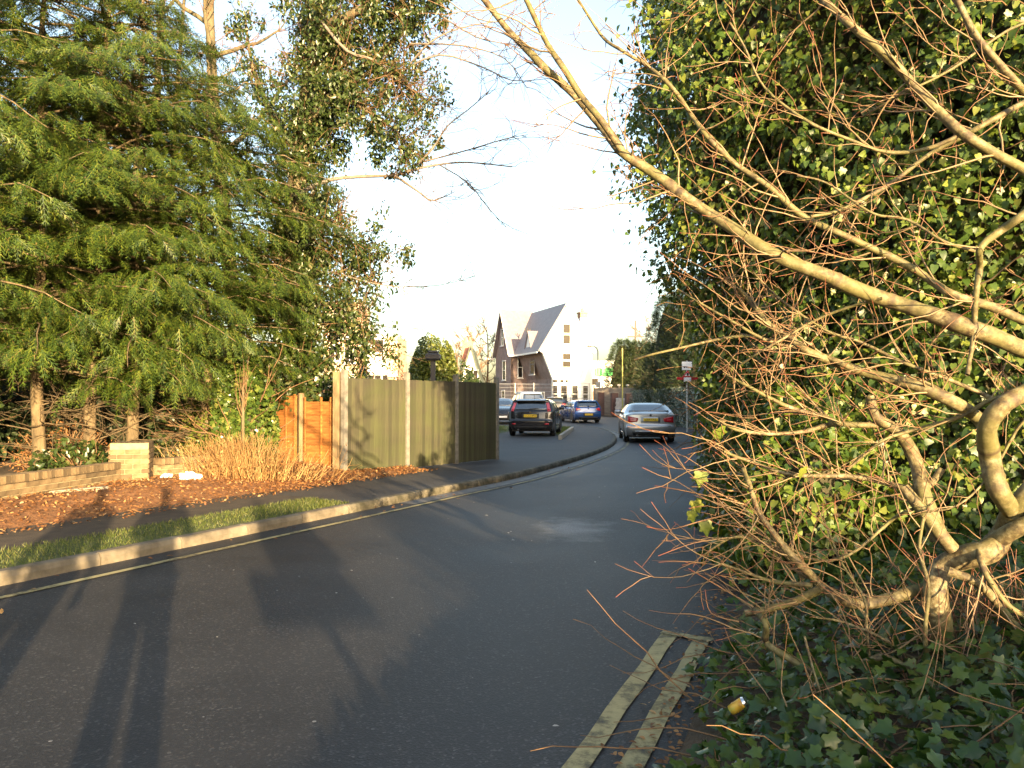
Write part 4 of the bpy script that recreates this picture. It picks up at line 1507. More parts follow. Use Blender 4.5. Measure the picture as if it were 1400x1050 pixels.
    slab(onfront, [(.45, .44), (-.45, .44), (-.42, .58), (.42, .58)], M['black_trim'], 'grille', .04, .010)
    if front:
        f = MB().box((0, yf(0, .40) + .02, .40), (.52, .012, .112), 0, .004).build('front_plate', M['white_paint'], t)
    return t
silver = paint('silver_car_paint', (.47, .48, .50), .75, .32)
black = paint('black_car_paint', (.012, .011, .014), .1, .22)
blue = paint('blue_car_paint', (.012, .065, .24), .35, .25)
dark = paint('charcoal_car_paint', (.03, .032, .038), .3, .25)
gsil = paint('pale_silver_van_paint', (.42, .43, .45), .6, .3)
car('silver_saloon_car', 'silver saloon driving away in the middle of the road with dark rear window', 'saloon', silver, (4.92, 28.0, 0), R_(4.5), 'LS05 LXC', light_shape='wedge', low_trim=False)
car('black_hatchback_car', 'black hatchback parked on the pavement beside the little lawn, tall lamps by its rear window', 'hatch', black, (.70, 30.6, .115), R_(8.5), 'GD03 BPZ', light='lamp_pink', light_shape='pillar', low_trim=False, scale=.98)
car('blue_hatchback_car', 'blue hatchback seen from behind beyond the black one, at the bend', 'hatch', blue, (4.95, 51.0, gz(51)), R_(-11.5), 'KN03 UYA', light_shape='block')
car('charcoal_car', 'dark car with pale roof mostly hidden behind the black and blue hatchbacks', 'hatch', dark, (3.3, 60.5, gz(60) + .15), R_(2), 'LB52 OTC', light_shape='block')
car('silver_people_carrier', 'pale silver people carrier with rounded rear window behind the black hatchback', 'mpv', gsil, (1.55, 56.5, gz(56) + .12), R_(-13), 'YF04 KNE', light_shape='block', scale=1.0)
car('dark_oncoming_car', 'dark car facing the viewer on the grass beside the fence end', 'hatch', dark, (-.85, 50.6, .16), R_(176), '', front=True, light_shape='block', scale=1.0)
# white van roof over the fence
def van():
    t = thing('white_van', 'white van whose roof just shows above the closeboard fence', 'van', (-2.95, 44.0, .115), .05)
    m = MB()
    m.prism([(-.95, 0, .35), (-.95, 0, 2.2), (-.85, 0, 2.5), (.85, 0, 2.5), (.95, 0, 2.2), (.95, 0, .35)], (0, 4.0, 0))
    m.build('body', M['white_paint'], t)
    m = MB()
    m.prism([(-.93, 4.01, .4), (-.93, 5.2, .4), (-.93, 5.25, 1.1), (-.93, 4.7, 1.3), (-.93, 4.2, 2.2), (-.93, 4.01, 2.25)], (1.86, 0, 0))
    m.build('cab', M['white_paint'], t)
    for s in (-1, 1):
        MB().box((s * .46, -.02, 1.6), (.72, .04, .75), 0, .015).build('rear_window', M['glass'], t)
        MB().box((s * .86, -.02, .95), (.14, .05, .5), 0, .02).build('tail_light', M['lamp_red'], t)
        for y in (.9, 4.3):
            w = MB().tube([(s * .72, y, .34), (s * .94, y, .34)], .34, 18)
            w.build('wheel', M['tyre'], t)
van()
#@@PART3
# ------------------------------------------------------------------ bark and leaf materials
M['bark'] = mat_noise('grey_brown_bark', [(.3, (.045, .038, .022)), (.5, (.10, .085, .045)), (.7, (.165, .135, .08))], 6, .9, stretch=(1, 1, .35), bmp=.7, bscale=22, bdist=.015)
M['conifer_bark'] = mat_noise('conifer_bark', [(.3, (.045, .034, .018)), (.5, (.11, .082, .044)), (.7, (.18, .14, .08))], 9, .9, stretch=(1, 1, .22), bmp=.8, bscale=20, bdist=.015)
M['twig'] = mat_noise('brown_twig', [(.3, (.10, .055, .028)), (.7, (.22, .13, .06))], 7, .8, bmp=0)
M['dead_twig'] = mat_noise('dead_conifer_twig', [(.3, (.05, .036, .020)), (.7, (.115, .085, .045))], 7, .85, bmp=0)
M['grey_twig'] = mat_noise('grey_twig', [(.3, (.10, .085, .07)), (.7, (.19, .165, .135))], 7, .8, bmp=0)
M['conifer_spray'] = mat_leaf('conifer_spray', [(0, (.012, .030, .006)), (.4, (.030, .062, .008)), (.8, (.070, .106, .011)), (.95, (.115, .138, .016)), (1, (.12, .085, .030))], .5, .25, (1.3, 1.25, .5))
M['dark_spray'] = mat_leaf('dark_conifer_spray', [(0, (.018, .035, .014)), (.6, (.035, .060, .020)), (1, (.06, .08, .028))], .55, .2)
M['ivy'] = mat_leaf('ivy_leaf', [(0, (.024, .054, .010)), (.4, (.056, .102, .015)), (.8, (.11, .155, .022)), (1, (.17, .19, .035))], .42, .28, (1.4, 1.35, .45), spec=.5)
M['ground_ivy'] = mat_leaf('ground_ivy_leaf', [(0, (.016, .040, .009)), (.5, (.034, .074, .014)), (.9, (.062, .105, .020)), (1, (.12, .145, .03))], .3, .25, (1.3, 1.3, .5), spec=.5)
M['tree_ivy'] = mat_leaf('tree_ivy_leaf', [(0, (.018, .036, .010)), (.5, (.036, .060, .015)), (.88, (.062, .086, .022)), (1, (.11, .10, .038))], .35, .22, (1.3, 1.25, .6), spec=.5)
M['holly'] = mat_leaf('glossy_leaf', [(0, (.03, .06, .012)), (.5, (.06, .10, .02)), (.9, (.12, .16, .03)), (1, (.24, .24, .07))], .22, .25, (1.3, 1.3, .5), spec=.7)
M['bush_leaf'] = mat_leaf('bush_leaf', [(0, (.05, .08, .014)), (.5, (.10, .13, .024)), (1, (.17, .18, .04))], .4, .25)
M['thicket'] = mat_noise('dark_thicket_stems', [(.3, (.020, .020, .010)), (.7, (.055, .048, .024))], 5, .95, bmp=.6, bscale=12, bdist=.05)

def spread(n, s=1.0):
    return rng.normal(0, s, (n, 3))

# ------------------------------------------------------------------ row of conifers behind the wall
FROND = frond(5)
con_labels = ['outermost left conifer of the row, its trunk at the picture edge', 'second conifer from the left with slim leaning trunk over the low wall',
              'conifer with bent mossy trunk left of the straight bare trunks', 'conifer with slim straight trunk midway along the low wall',
              'conifer whose straight trunk rises just behind the brick pier', 'rearmost conifer of the row, right of the brick pier']
con_at = [(-9.6, 10.4), (-8.75, 11.8), (-7.85, 13.1), (-7.35, 13.8), (-6.72, 14.1), (-5.95, 15.4)]
for ti, (tx, ty) in enumerate(con_at):
    t = thing('conifer_tree', con_labels[ti], 'tree', (tx, ty, .25), 0, 'conifers behind the low brick wall')
    hgt = [10.8, 11.2, 10.4, 10.6, 8.7, 7.4][ti]
    lean = rng.normal(0, .02, 2)
    tr = np.array([(lean[0] * z + .05 * math.sin(z * 1.3 + ti), lean[1] * z, z) for z in np.linspace(-.1, hgt, 16)])
    rad = np.interp(tr[:, 2], [0, .4, hgt], [.135, .105, .02])
    MB().tube(tr, rad, 10).build('trunk', M['conifer_bark'], t, True)
    # dead lower branches
    dead = []
    for k in range(38):
        z = rng.uniform(.35, 2.6)
        a = rng.uniform(0, 2 * math.pi)
        b = walk((tr[0][0], tr[0][1], z), (math.cos(a), math.sin(a), rng.uniform(-.3, .35)), rng.uniform(.4, 1.7), 6, .16, .03)
        dead.append((b, np.linspace(.016, .003, len(b))))
        for _ in range(3):
            p, d = along(b, rng.uniform(.3, .95))
            c = walk(p, d + spread(1, .6)[0], rng.uniform(.2, .6), 4, .2, -.05)
            dead.append((c, np.linspace(.006, .002, len(c))))
    o = link('dead_branches', tubes_mesh('dead_branches', dead, 4, M['dead_twig']), t)
    o['kind'] = 'stuff'
    P, T, N, S, boughs = [], [], [], [], []
    nb = 112
    for k in range(nb):
        f = (k + rng.random()) / nb
        z = 1.75 + (hgt - 1.6) * f
        a = k * 2.399 + rng.normal(0, .3)
        L = np.interp(z, [1.8, 3.2, 6.5, hgt], [1.8, 2.6, 2.3, .5]) * rng.uniform(.75, 1.15)
        out = np.array([math.cos(a), math.sin(a), 0])
        side = np.array([-out[1], out[0], 0])
        rise, drop = rng.uniform(.10, .45), rng.uniform(.5, .85)
        c0 = np.array([lean[0] * z, lean[1] * z, z])
        ts = np.linspace(0, 1, 8)
        B = np.array([c0 + out * L * s + np.array([0, 0, (rise * s - drop * s * s * .55) * L]) for s in ts])
        B += np.cumsum(rng.normal(0, .03, B.shape), axis=0)
        boughs.append((B, np.linspace(.028, .005, 8)))
        m_ = int(78 * L / 2.3)
        for _ in range(m_):
            s = rng.uniform(.10, 1.0) ** .6
            p, d = along(B, min(s, .999))
            lat = rng.normal(0, 1) * .40 * (1.15 - .6 * s) * L * .5
            p = p + side * lat + np.array([0, 0, -abs(lat) * .22 + rng.normal(0, .04)])
            dd = d * .9 + side * np.sign(lat) * rng.uniform(.1, .9) + np.array([0, 0, -.06 - .42 * s]) + rng.normal(0, .20, 3)
            P.append(p); T.append(dd); N.append(np.array([0, 0, 1.0]) + out * .5 + rng.normal(0, .38, 3)); S.append(rng.uniform(.20, .44) if rng.random() < .8 else rng.uniform(.08, .16))
    o = link('boughs', tubes_mesh('boughs', boughs, 4, M['conifer_bark']), t)
    P, T, N, S = map(np.array, (P, T, N, S))
    o = link('foliage', scatter_mesh('foliage', *FROND, P, frames(T, N), S, M['conifer_spray']), t)
    o['kind'] = 'stuff'

# dark shrubs and thicket behind the trunks
def thicket(name, label, cat, c, size, n, lmat, leaf, lsize, seed, twigs=120, twm='twig', box=1.0, core=True, group=None, flat_=1.0, single=0):
    r = np.random.default_rng(seed)
    t = thing(name, label, cat, c, 0, group)
    if core:
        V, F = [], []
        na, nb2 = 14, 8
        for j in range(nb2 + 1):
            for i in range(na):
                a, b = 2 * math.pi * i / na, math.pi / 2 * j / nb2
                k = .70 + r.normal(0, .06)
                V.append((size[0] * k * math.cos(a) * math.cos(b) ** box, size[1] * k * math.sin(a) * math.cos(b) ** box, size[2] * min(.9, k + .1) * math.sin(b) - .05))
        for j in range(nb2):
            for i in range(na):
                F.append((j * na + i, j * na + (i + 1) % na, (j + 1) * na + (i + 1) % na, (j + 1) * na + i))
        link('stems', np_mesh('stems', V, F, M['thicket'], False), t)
    u = unit_rows(r.normal(0, 1, (n, 3)))
    u[:, 2] = np.abs(u[:, 2])
    if box != 1.0:
        hr = np.linalg.norm(u[:, :2], axis=1, keepdims=True)
        u[:, :2] *= hr ** (box - 1)
    lk = 1.0 if box == 1.0 else .25
    lump = 1 + lk * (.16 * np.sin(u[:, 0] * 7 + seed) * np.sin(u[:, 1] * 6 - seed) + .12 * np.sin(u[:, 2] * 9 + u[:, 0] * 5))
    k = (1 - .38 * r.random(n) ** 2) * lump
    p = u * np.array(size) * k[:, None]
    nr = u + r.normal(0, .5, (n, 3)) + np.array([0, 0, .35])
    tp = u * .5 + r.normal(0, .7, (n, 3)) + np.array([0, 0, -.5 * flat_])
    o = link('leaves', scatter_mesh('leaves', *leaf, p, frames(tp, nr), lsize * r.uniform(.65, 1.3, n), lmat), t)
    o['kind'] = 'stuff'
    if twigs:
        lst = []
        for _ in range(twigs):
            a = r.uniform(0, 2 * math.pi)
            e = r.uniform(.1, 1.2)
            d = np.array([math.cos(a) * math.cos(e), math.sin(a) * math.cos(e), math.sin(e)])
            b = walk(d * np.array(size) * r.uniform(.1, .5), d + r.normal(0, .25, 3), np.linalg.norm(d * np.array(size)) * r.uniform(.5, .85), 6, .14)
            lst.append((b, np.linspace(.012, .003, len(b)) * (1 + max(size) * .2)))
        o = link('twigs', tubes_mesh('twigs', lst, 4, M[twm]), t)
        o['kind'] = 'stuff'
    return t
IVY, ADULT, PLAIN, DIA = ivy_leaf(), adult_leaf(), plain_leaf(), diamond_leaf()
th = 'dark shrubs under the conifers'
thicket('dark_shrub', 'deep shaded evergreen shrub filling the gap at the far left behind the trunks', 'shrub', (-12.6, 15.0, .2), (3.2, 2.2, 3.6), 9000, M['dark_spray'], PLAIN, .16, 1, 150, group=th)
thicket('dark_shrub', 'dark evergreen shrub behind the straight conifer trunks', 'shrub', (-9.4, 17.8, .2), (2.6, 1.8, 3.3), 8000, M['dark_spray'], PLAIN, .15, 2, 200, group=th)
thicket('dark_shrub', 'dark evergreen shrub behind the pier and rearmost conifer', 'shrub', (-7.0, 18.2, .2), (2.1, 1.6, 3.1), 7000, M['tree_ivy'], PLAIN, .13, 3, 220, group=th)
thicket('dark_shrub', 'tall black green evergreen mass high behind the conifer row', 'shrub', (-11.5, 19.5, .2), (4.0, 2.2, 9.5), 12000, M['dark_spray'], PLAIN, .22, 4, 60, group=th)
thicket('low_shrub', 'low bright leafy shrub behind the wall right of the pier', 'shrub', (-5.25, 14.75, .26), (.75, .5, .75), 1500, M['holly'], PLAIN, .095, 5, 60, core=False)
thicket('low_shrub', 'small dark fringe of laurel behind the wall left of the pier', 'shrub', (-7.0, 12.75, .26), (.8, .45, .55), 1100, M['tree_ivy'], PLAIN, .10, 6, 60, core=False)
thicket('low_shrub', 'feathery brown bramble clump between the conifer trunks', 'shrub', (-7.9, 13.9, .26), (1.0, .6, .85), 900, M['dead_leaf'], PLAIN, .06, 8, 200, core=False)
thicket('ivy_bush', 'glossy green ivy bush in sun left of the orange lap fence', 'bush', (-4.95, 14.55, .2), (.62, .55, 2.25), 6500, M['holly'], IVY, .085, 9, 40)
thicket('ivy_bush', 'looser ivy bush leaning over the orange lap fence top', 'bush', (-4.5, 16.3, 1.3), (.95, .7, 1.75), 4200, M['tree_ivy'], IVY, .085, 10, 60, core=False)
thicket('yellow_bush', 'bushy yellow green shrub between the sapling and conifers', 'bush', (-5.75, 15.6, .25), (.8, .6, 1.9), 3600, M['bush_leaf'], PLAIN, .085, 11, 100, core=False)

# dry brown shrub clump by the fence end
M['dry_stem'] = mat_leaf('dry_stem', [(0, (.16, .085, .028)), (.5, (.32, .19, .065)), (1, (.46, .32, .14))], .7, .1)
def dry_clump():
    t = thing('dry_shrub', 'brown dried out shrub clump of fine upright stems before the lap fence', 'shrub', (-4.55, 13.1, .22))
    lst = []
    for k in range(1100):
        a, r = rng.uniform(0, 2 * math.pi), abs(rng.normal(0, .38))
        p = np.array([math.cos(a) * r * 1.9, math.sin(a) * r * .75 - .1 * math.cos(a), 0])
        d = np.array([p[0] * .45, p[1] * .6, 1.0]) + rng.normal(0, .22, 3)
        L = rng.uniform(.25, .85) * (1 - .35 * min(r, 1))
        b = walk(p, d, L, 4, .10, -.03)
        lst.append((b, np.linspace(.006, .0025, len(b))))
        if k % 2 == 0:
            q, dd = along(b, rng.uniform(.4, .8))
            c = walk(q, dd + rng.normal(0, .5, 3), L * .4, 3, .15)
            lst.append((c, np.linspace(.004, .002, len(c))))
    o = link('stems', tubes_mesh('stems', lst, 3, M['dry_stem']), t)
    o['kind'] = 'stuff'
    n = 700
    p = np.stack([rng.normal(0, .65, n), rng.normal(0, .3, n), np.abs(rng.normal(.15, .18, n))], axis=1)
    o = link('leaves', scatter_mesh('leaves', *PLAIN, p, frames(spread(n), spread(n)), rng.uniform(.03, .06, n), M['dead_leaf']), t)
    o['kind'] = 'stuff'
dry_clump()

# young sapling with a vase of upright twigs
sap = thing('sapling', 'slim young sapling with upright broom of twigs above the dry shrub', 'tree', (-4.72, 13.85, .25))
MB().tube([(0, 0, 0), (.01, 0, .6), (0, .01, 1.25), (.0, 0, 1.5)], [.035, .03, .024, .02], 8).build('trunk', M['bark'], sap, True)
lst = []
for k in range(20):
    a = rng.uniform(0, 2 * math.pi)
    b = walk((0, 0, rng.uniform(.9, 1.5)), (math.cos(a) * .42, math.sin(a) * .42, 1), rng.uniform(.35, .85), 6, .10, .15)
    lst.append((b, np.linspace(.0055, .002, 7)))
o = link('crown', tubes_mesh('crown', lst, 4, M['twig']), sap)
o['kind'] = 'stuff'

# ------------------------------------------------------------------ bare trees
def bare_tree(name, label, loc, h, r0, mat, seed, n1=9, first=.35, spread_=.9, group=None, twm=None, levels=3, up=.25, n2=7, n3=6, lean=(0, 0), cat='tree', sub=True, rmin=.004):
    r = np.random.default_rng(seed)
    t = thing(name, label, cat, loc, 0, group)
    tr = np.array([(lean[0] * z + .03 * h * math.sin(3 * z / h + seed), lean[1] * z + .02 * h * math.cos(4 * z / h), z) for z in np.linspace(-.1, h, 14)])
    MB().tube(tr, np.linspace(1, .25, 14) * r0, 10).build('trunk', mat, t, True)
    limbs, tw = [], []
    for k in range(n1):
        f = first + (1 - first) * (k + .5) / n1
        p, d = along(tr, min(f, .98))
        a = k * 2.4 + r.uniform(-.4, .4)
        L = h * .42 * spread_ * (1.15 - .6 * f)
        b = walk(p, (math.cos(a), math.sin(a), .55), L, 8, .13, up * .3)
        rr = r0 * (.42 - .22 * f)
        limbs.append((b, np.linspace(rr, rr * .25, 9)))
        for _ in range(n2):
            q, dd = along(b, r.uniform(.25, .98))
            c = walk(q, dd + r.normal(0, .55, 3) + np.array([0, 0, .2]), L * r.uniform(.25, .5), 6, .16, up * .2)
            tw.append((c, np.linspace(max(rr * .22, rmin * 1.5), rmin, 7)))
            if levels > 2:
                for _ in range(n3):
                    q2, d2 = along(c, r.uniform(.2, .98))
                    e = walk(q2, d2 + r.normal(0, .6, 3), L * r.uniform(.10, .24), 4, .2)
                    tw.append((e, np.linspace(rmin, rmin * .5, 5)))
    for pts, rd in limbs:
        link('limb', tubes_mesh('limb', [(pts, rd)], 7, mat), t)
    o = link('twigs', tubes_mesh('twigs', tw, 4, twm or M['twig']), t)
    o['kind'] = 'stuff'
    return t
def X(px, d):
    return (px - 700) / FPX * d
bare_tree('bare_tree', 'tall bare tree with thick sunlit trunk rising behind the conifers', (X(311, 21), 21, .2), 15, .27, M['bark'], 21, n1=9, first=.5, spread_=.75, group='bare trees behind the conifers')
bare_tree('bare_tree', 'second bare tree, slimmer dark trunk left of the thick sunlit one', (X(238, 20), 20, .2), 14, .17, M['bark'], 22, n1=9, first=.45, spread_=.7, group='bare trees behind the conifers')
bare_tree('bare_tree', 'slim leaning bare tree close against the second trunk behind the conifers', (X(254, 22), 22, .2), 14, .13, M['bark'], 23, n1=7, first=.5, spread_=.7, group='bare trees behind the conifers', lean=(-.02, 0))
for i, (px, d, h, lab) in enumerate(((641, 84, 8.3, 'bare brown tree behind the white cottage'), (664, 90, 9.2, 'bare brown tree close left of the brick house gable'), (624, 95, 7.2, 'low bare tree right of the clipped round bush'))):
    bare_tree('bare_tree', lab, (X(px, d), d, .4), h, .16, M['twig'], 30 + i, n1=16, first=.18, spread_=.9, group='bare trees left of the brick house', n2=9, n3=5, rmin=.016)
bare_tree('bare_tree', 'thin bare tree showing against the pink flats', (X(503, 50), 50, .1), 7.4, .09, M['grey_twig'], 40, n1=9, first=.45, spread_=.8, rmin=.012)
bare_tree('bare_tree', 'pale twiggy bare tree fading behind the far conifer', (X(885, 96), 96, .4), 10.5, .14, M['grey_twig'], 41, n1=12, first=.3, spread_=.7, rmin=.014)

# ivy clad tree reaching over the street
def ivy_tree():
    bx, by = X(398, 16.8), 16.8
    t = thing('ivy_tree', 'tall leaning tree clad in dark ivy with bare twiggy branches above the fence', 'tree', (bx, by, .2))
    def L(px, py, d):
        return at(px, py, d) - np.array([bx, by, .2])
    tr = smooth_path([np.array([0, 0, -.2]), L(402, 470, 16.8), L(398, 380, 16.7), L(405, 260, 16.6), L(420, 140, 16.6), L(432, 40, 16.5), L(445, -90, 16.5), L(450, -220, 16.5)], 3)
    MB().tube(tr, np.linspace(.27, .12, len(tr)), 10).build('trunk', M['bark'], t, True)
    spec = [ # pixel polyline, depth, start radius, ivy weight
        ([(402, 268), (450, 246), (505, 241), (540, 240), (562, 233), (600, 225), (640, 222), (700, 228)], 16.3, .045, .05),
        ([(540, 240), (572, 262), (592, 274), (622, 262)], 16.2, .030, 0),
        ([(562, 233), (590, 205), (612, 172), (640, 150), (668, 126)], 16.2, .026, 0),
        ([(600, 225), (640, 250), (668, 285), (692, 310)], 16.1, .016, 0),
        ([(575, 222), (640, 205), (690, 190), (722, 184)], 16.2, .018, 0),
        ([(415, 170), (455, 130), (505, 85), (555, 40), (600, -10)], 16.4, .11, 1.3),
        ([(440, 30), (475, 70), (512, 82), (545, 102), (585, 60), (630, 38), (690, 28)], 15.8, .035, .1),
        ([(432, 40), (500, 10), (560, -30), (640, -70)], 16.2, .10, 1.3),
        ([(455, 130), (500, 150), (540, 178), (560, 205)], 16.0, .05, 1.2),
        ([(505, 85), (545, 110), (572, 130)], 16.2, .04, 1.3),
        ([(398, 330), (440, 320), (485, 330), (512, 352)], 16.3, .04, 1.5),
        ([(398, 380), (450, 372), (500, 385), (545, 392), (600, 390), (652, 377)], 16.2, .018, .1),
        ([(400, 200), (370, 150), (345, 90), (335, 20)], 17.0, .07, .5),
        ([(402, 300), (365, 260), (330, 215), (300, 190)], 17.0, .05, .25),
        ([(400, 420), (450, 415), (490, 440), (505, 470)], 16.2, .03, .9),
        ([(400, 430), (365, 400), (340, 350)], 16.8, .05, .7),
        ([(545, 100), (600, 75), (660, 92), (700, 110), (745, 108)], 15.8, .022, 0),
        ([(560, 60), (630, 62), (690, 80), (720, 120)], 15.8, .02, 0),
        ([(600, 20), (650, 50), (690, 60), (740, 75)], 15.8, .018, 0),
        ([(600, -10), (640, 20), (680, 30), (720, 15), (760, 20)], 15.8, .016, 0),
    ]
    paths, cl = [], []
    for pts, d, r0, w in spec:
        P = smooth_path([L(x, y, d + .25 * math.sin(i * 1.7 + r0 * 90)) for i, (x, y) in enumerate(pts)], 3)
        paths.append((P, r0, w))
        cl.append(link('limb', tubes_mesh('limb', [(P, np.linspace(r0, max(r0 * .28, .006), len(P)))], 6, M['grey_twig'] if w < .15 else M['bark']), t))
    # brown twigs from trunk and limbs
    tw = []
    allp = [(tr, .2, 1)] + paths
    for P, r0, w in allp:
        n = 420 if P is tr else int(14 + 40 * w)
        for _ in range(n):
            f = rng.uniform(.15, 1)
            p, d = along(P, min(f, .999))
            if P is tr and p[2] < 1.5:
                continue
            dd = d * .5 + rng.normal(0, .65, 3) + np.array([.12, -.1, .08])
            b = walk(p, dd, rng.uniform(.3, 1.5) if w > .3 else rng.uniform(.25, .9), 6, .17, .02)
            tw.append((b, np.linspace(.009, .003, 7)))
            for _ in range(3):
                q, d2 = along(b, rng.uniform(.25, .98))
                c = walk(q, d2 + rng.normal(0, .5, 3), rng.uniform(.15, .6), 4, .18)
                tw.append((c, np.linspace(.0045, .0022, 5)))
    o = link('twigs', tubes_mesh('twigs', tw, 3, M['twig']), t)
    o['kind'] = 'stuff'
    # ivy in clumps round trunk and limbs
    P_, T_, N_ = [], [], []
    def clump(c, rad, n):
        u = unit_rows(rng.normal(0, 1, (n, 3)))
        k = rng.random(n) ** .45
        p = c + u * (rad * k)[:, None] * np.array([1, 1, 1.2])
        P_.append(p); T_.append(u * .3 + spread(n, .6) + np.array([0, 0, -.7])); N_.append(u + spread(n, .5) + np.array([0, -.2, .4]))
    for k in range(720):
        f = rng.uniform(.03, .95) ** 1.0
        p, _ = along(tr, f)
        z = p[2]
        w = np.interp(z, [0, 2, 3.5, 4.4, 5.2, 8, 10], [.8, 1.0, 1.15, .95, .6, .6, .6])
        if z > 5 and rng.random() < .3:
            continue
        a = rng.uniform(0, 2 * math.pi)
        R = abs(rng.normal(0, .70)) * w + .12
        clump(p + np.array([math.cos(a) * R * 1.25 + .12, math.sin(a) * R, rng.normal(0, .2)]), rng.uniform(.18, .42), rng.integers(45, 110))
    for P, r0, w in paths:
        if w < .15:
            continue
        Ln = np.linalg.norm(np.diff(P, axis=0), axis=1).sum()
        for _ in range(int(24 * w * Ln)):
            p, _ = along(P, rng.uniform(.05, .999))
            clump(p + rng.normal(0, .28 * min(w, 1.2), 3) + np.array([0, 0, -.1]), rng.uniform(.14, .34), rng.integers(25, 70))
    P_, T_, N_ = map(np.concatenate, (P_, T_, N_))
    o = link('ivy', scatter_mesh('ivy', *PLAIN, P_, frames(T_, N_), rng.uniform(.06, .12, len(P_)), M['tree_ivy']), t)
    o['kind'] = 'stuff'
ivy_tree()

# ------------------------------------------------------------------ clipped bush, post, far conifers
thicket('round_bush', 'clipped dome of sunny yellow green leaves above the closeboard fence', 'bush', (X(594, 31), 31, .1), (1.08, 1.0, 3.85), 16000, M['bush_leaf'], DIA, .13, 12, 0, box=.45)
thicket('round_bush', 'dark green bush between the sunny round bush and the white cottage', 'bush', (X(640, 36), 36, .1), (.85, .8, 2.75), 4000, M['tree_ivy'], DIA, .16, 13, 30, core=False)
thicket('beige_bush', 'leafless buff bush left of the sunny round bush', 'bush', (X(545, 38), 38, .1), (1.2, 1.0, 3.0), 2500, M['dead_leaf'], DIA, .10, 14, 260, core=False)
thicket('dark_bush', 'small dark evergreen bush behind the closeboard fence near the flats', 'bush', (X(497, 26), 26, .1), (.45, .45, 2.7), 2200, M['dark_spray'], DIA, .12, 15, 10)
M['post_dark'] = mat_plain('dark_painted_post', (.05, .05, .055), .6)
px_, pd_ = X(592, 23), 23.0
gp_ = thing('garden_post', 'dark square capped post standing behind the fence before the round bush', 'post', (px_, pd_, .1))
MB().box((0, 0, 1.3), (.13, .13, 2.6), 0, .01).build('post', M['post_dark'], gp_)
m = MB()
m.box((0, 0, 2.68), (.42, .42, .20), 0, .04)
m.box((0, 0, 2.82), (.30, .30, .08), 0, .03)
m.build('cap', M['post_dark'], gp_)

def far_conifer(label, c, size, n, fs, seed, name='conifer_tree', group='conifers by the far panel fence', squash=.5):
    r = np.random.default_rng(seed)
    t = thing(name, label, 'tree', c, 0, group)
    MB().tube([(0, 0, -.2), (0, 0, size[2] * .9)], [.2, .04], 8).build('trunk', M['conifer_bark'], t, True)
    V, F = [], []
    na, nb2 = 14, 7
    for j in range(nb2 + 1):
        for i in range(na):
            a, f = 2 * math.pi * i / na, j / nb2
            k = .72 * max(.05, (1 - f ** 2.6)) ** squash + r.normal(0, .03)
            V.append((size[0] * k * math.cos(a), size[1] * k * math.sin(a), size[2] * .93 * f))
    for j in range(nb2):
        for i in range(na):
            F.append((j * na + i, j * na + (i + 1) % na, (j + 1) * na + (i + 1) % na, (j + 1) * na + i))
    link('crown_core', np_mesh('crown_core', V, F, M['thicket']), t)
    f = r.random(n) ** .9
    a = r.uniform(0, 2 * math.pi, n)
    rad = np.maximum(.05, 1 - f ** 2.6) ** squash * (1 - .25 * r.random(n) ** 2) * (1 + .13 * np.sin(a * 5 + f * 17 + seed) + .10 * np.sin(a * 3 - f * 29))
    p = np.stack([size[0] * rad * np.cos(a), size[1] * rad * np.sin(a), size[2] * f], axis=1)
    out = np.stack([np.cos(a), np.sin(a), np.zeros(n)], axis=1)
    tp = out * .7 + r.normal(0, .35, (n, 3)) + np.array([0, 0, .25])
    nr = out * .5 + np.array([0, 0, .9]) + r.normal(0, .35, (n, 3))
    o = link('foliage', scatter_mesh('foliage', *frond(5, .2, .5, False), p, frames(tp, nr), fs * r.uniform(.7, 1.3, n), M['dark_spray'] if seed % 2 else M['conifer_spray']), t)
    o['kind'] = 'stuff'
    return t
far_conifer('broad bushy conifer behind the panel fence right of the street lamp', (X(852, 76), 76, .4), (1.75, 1.6, 6.9), 5200, .42, 51)
far_conifer('conifer clump behind the yellow pole at the panel fence, darker half', (X(874, 75), 75, .4), (1.75, 1.6, 6.7), 5200, .42, 53)
far_conifer('shadowed dark conifer behind the board gate', (X(893, 66), 66, .3), (1.5, 1.5, 6.0), 5000, .38, 55)
far_conifer('tall dark conifer beyond the road sign above the ivy wall', (X(916, 54), 54, .1), (1.6, 1.6, 8.6), 7000, .36, 57)
far_conifer('dense green conifer next to the road sign, nearest of the far ones', (X(942, 49), 49, .1), (1.8, 1.5, 8.5), 7000, .34, 59)
far_conifer('broad dark conifer closing the view right of the road sign', (X(975, 47), 47, .1), (2.2, 1.6, 9.0), 7000, .36, 61)
thicket('added_far_hedge', 'broad evergreen hedge added out of sight beyond the ivy wall to shade the bend', 'hedge', (15.6, 50.0, .1), (5.4, 2.0, 5.0), 9000, M['dark_spray'], PLAIN, .32, 73, 30, box=.4)  # added hidden blocker, sized to shade the panel fence below its caps
# far tree belt that closes the horizon outside the street
def belt():
    n = 26000
    a = rng.uniform(-math.pi, math.pi, n)
    R = rng.uniform(150, 175, n)
    hmax = 5.5 + 1.6 * np.sin(a * 23) + 1.2 * np.sin(a * 61 + 1) + .8 * np.sin(a * 137)
    z = rng.random(n) ** .8 * hmax
    p = np.stack([R * np.sin(a), R * np.cos(a), z + .5], axis=1)
    o = link('tree_belt', scatter_mesh('tree_belt', *DIA, p, frames(spread(n), spread(n)), rng.uniform(1.2, 2.6, n), M['dark_spray']))
    o['kind'] = 'stuff'
belt()
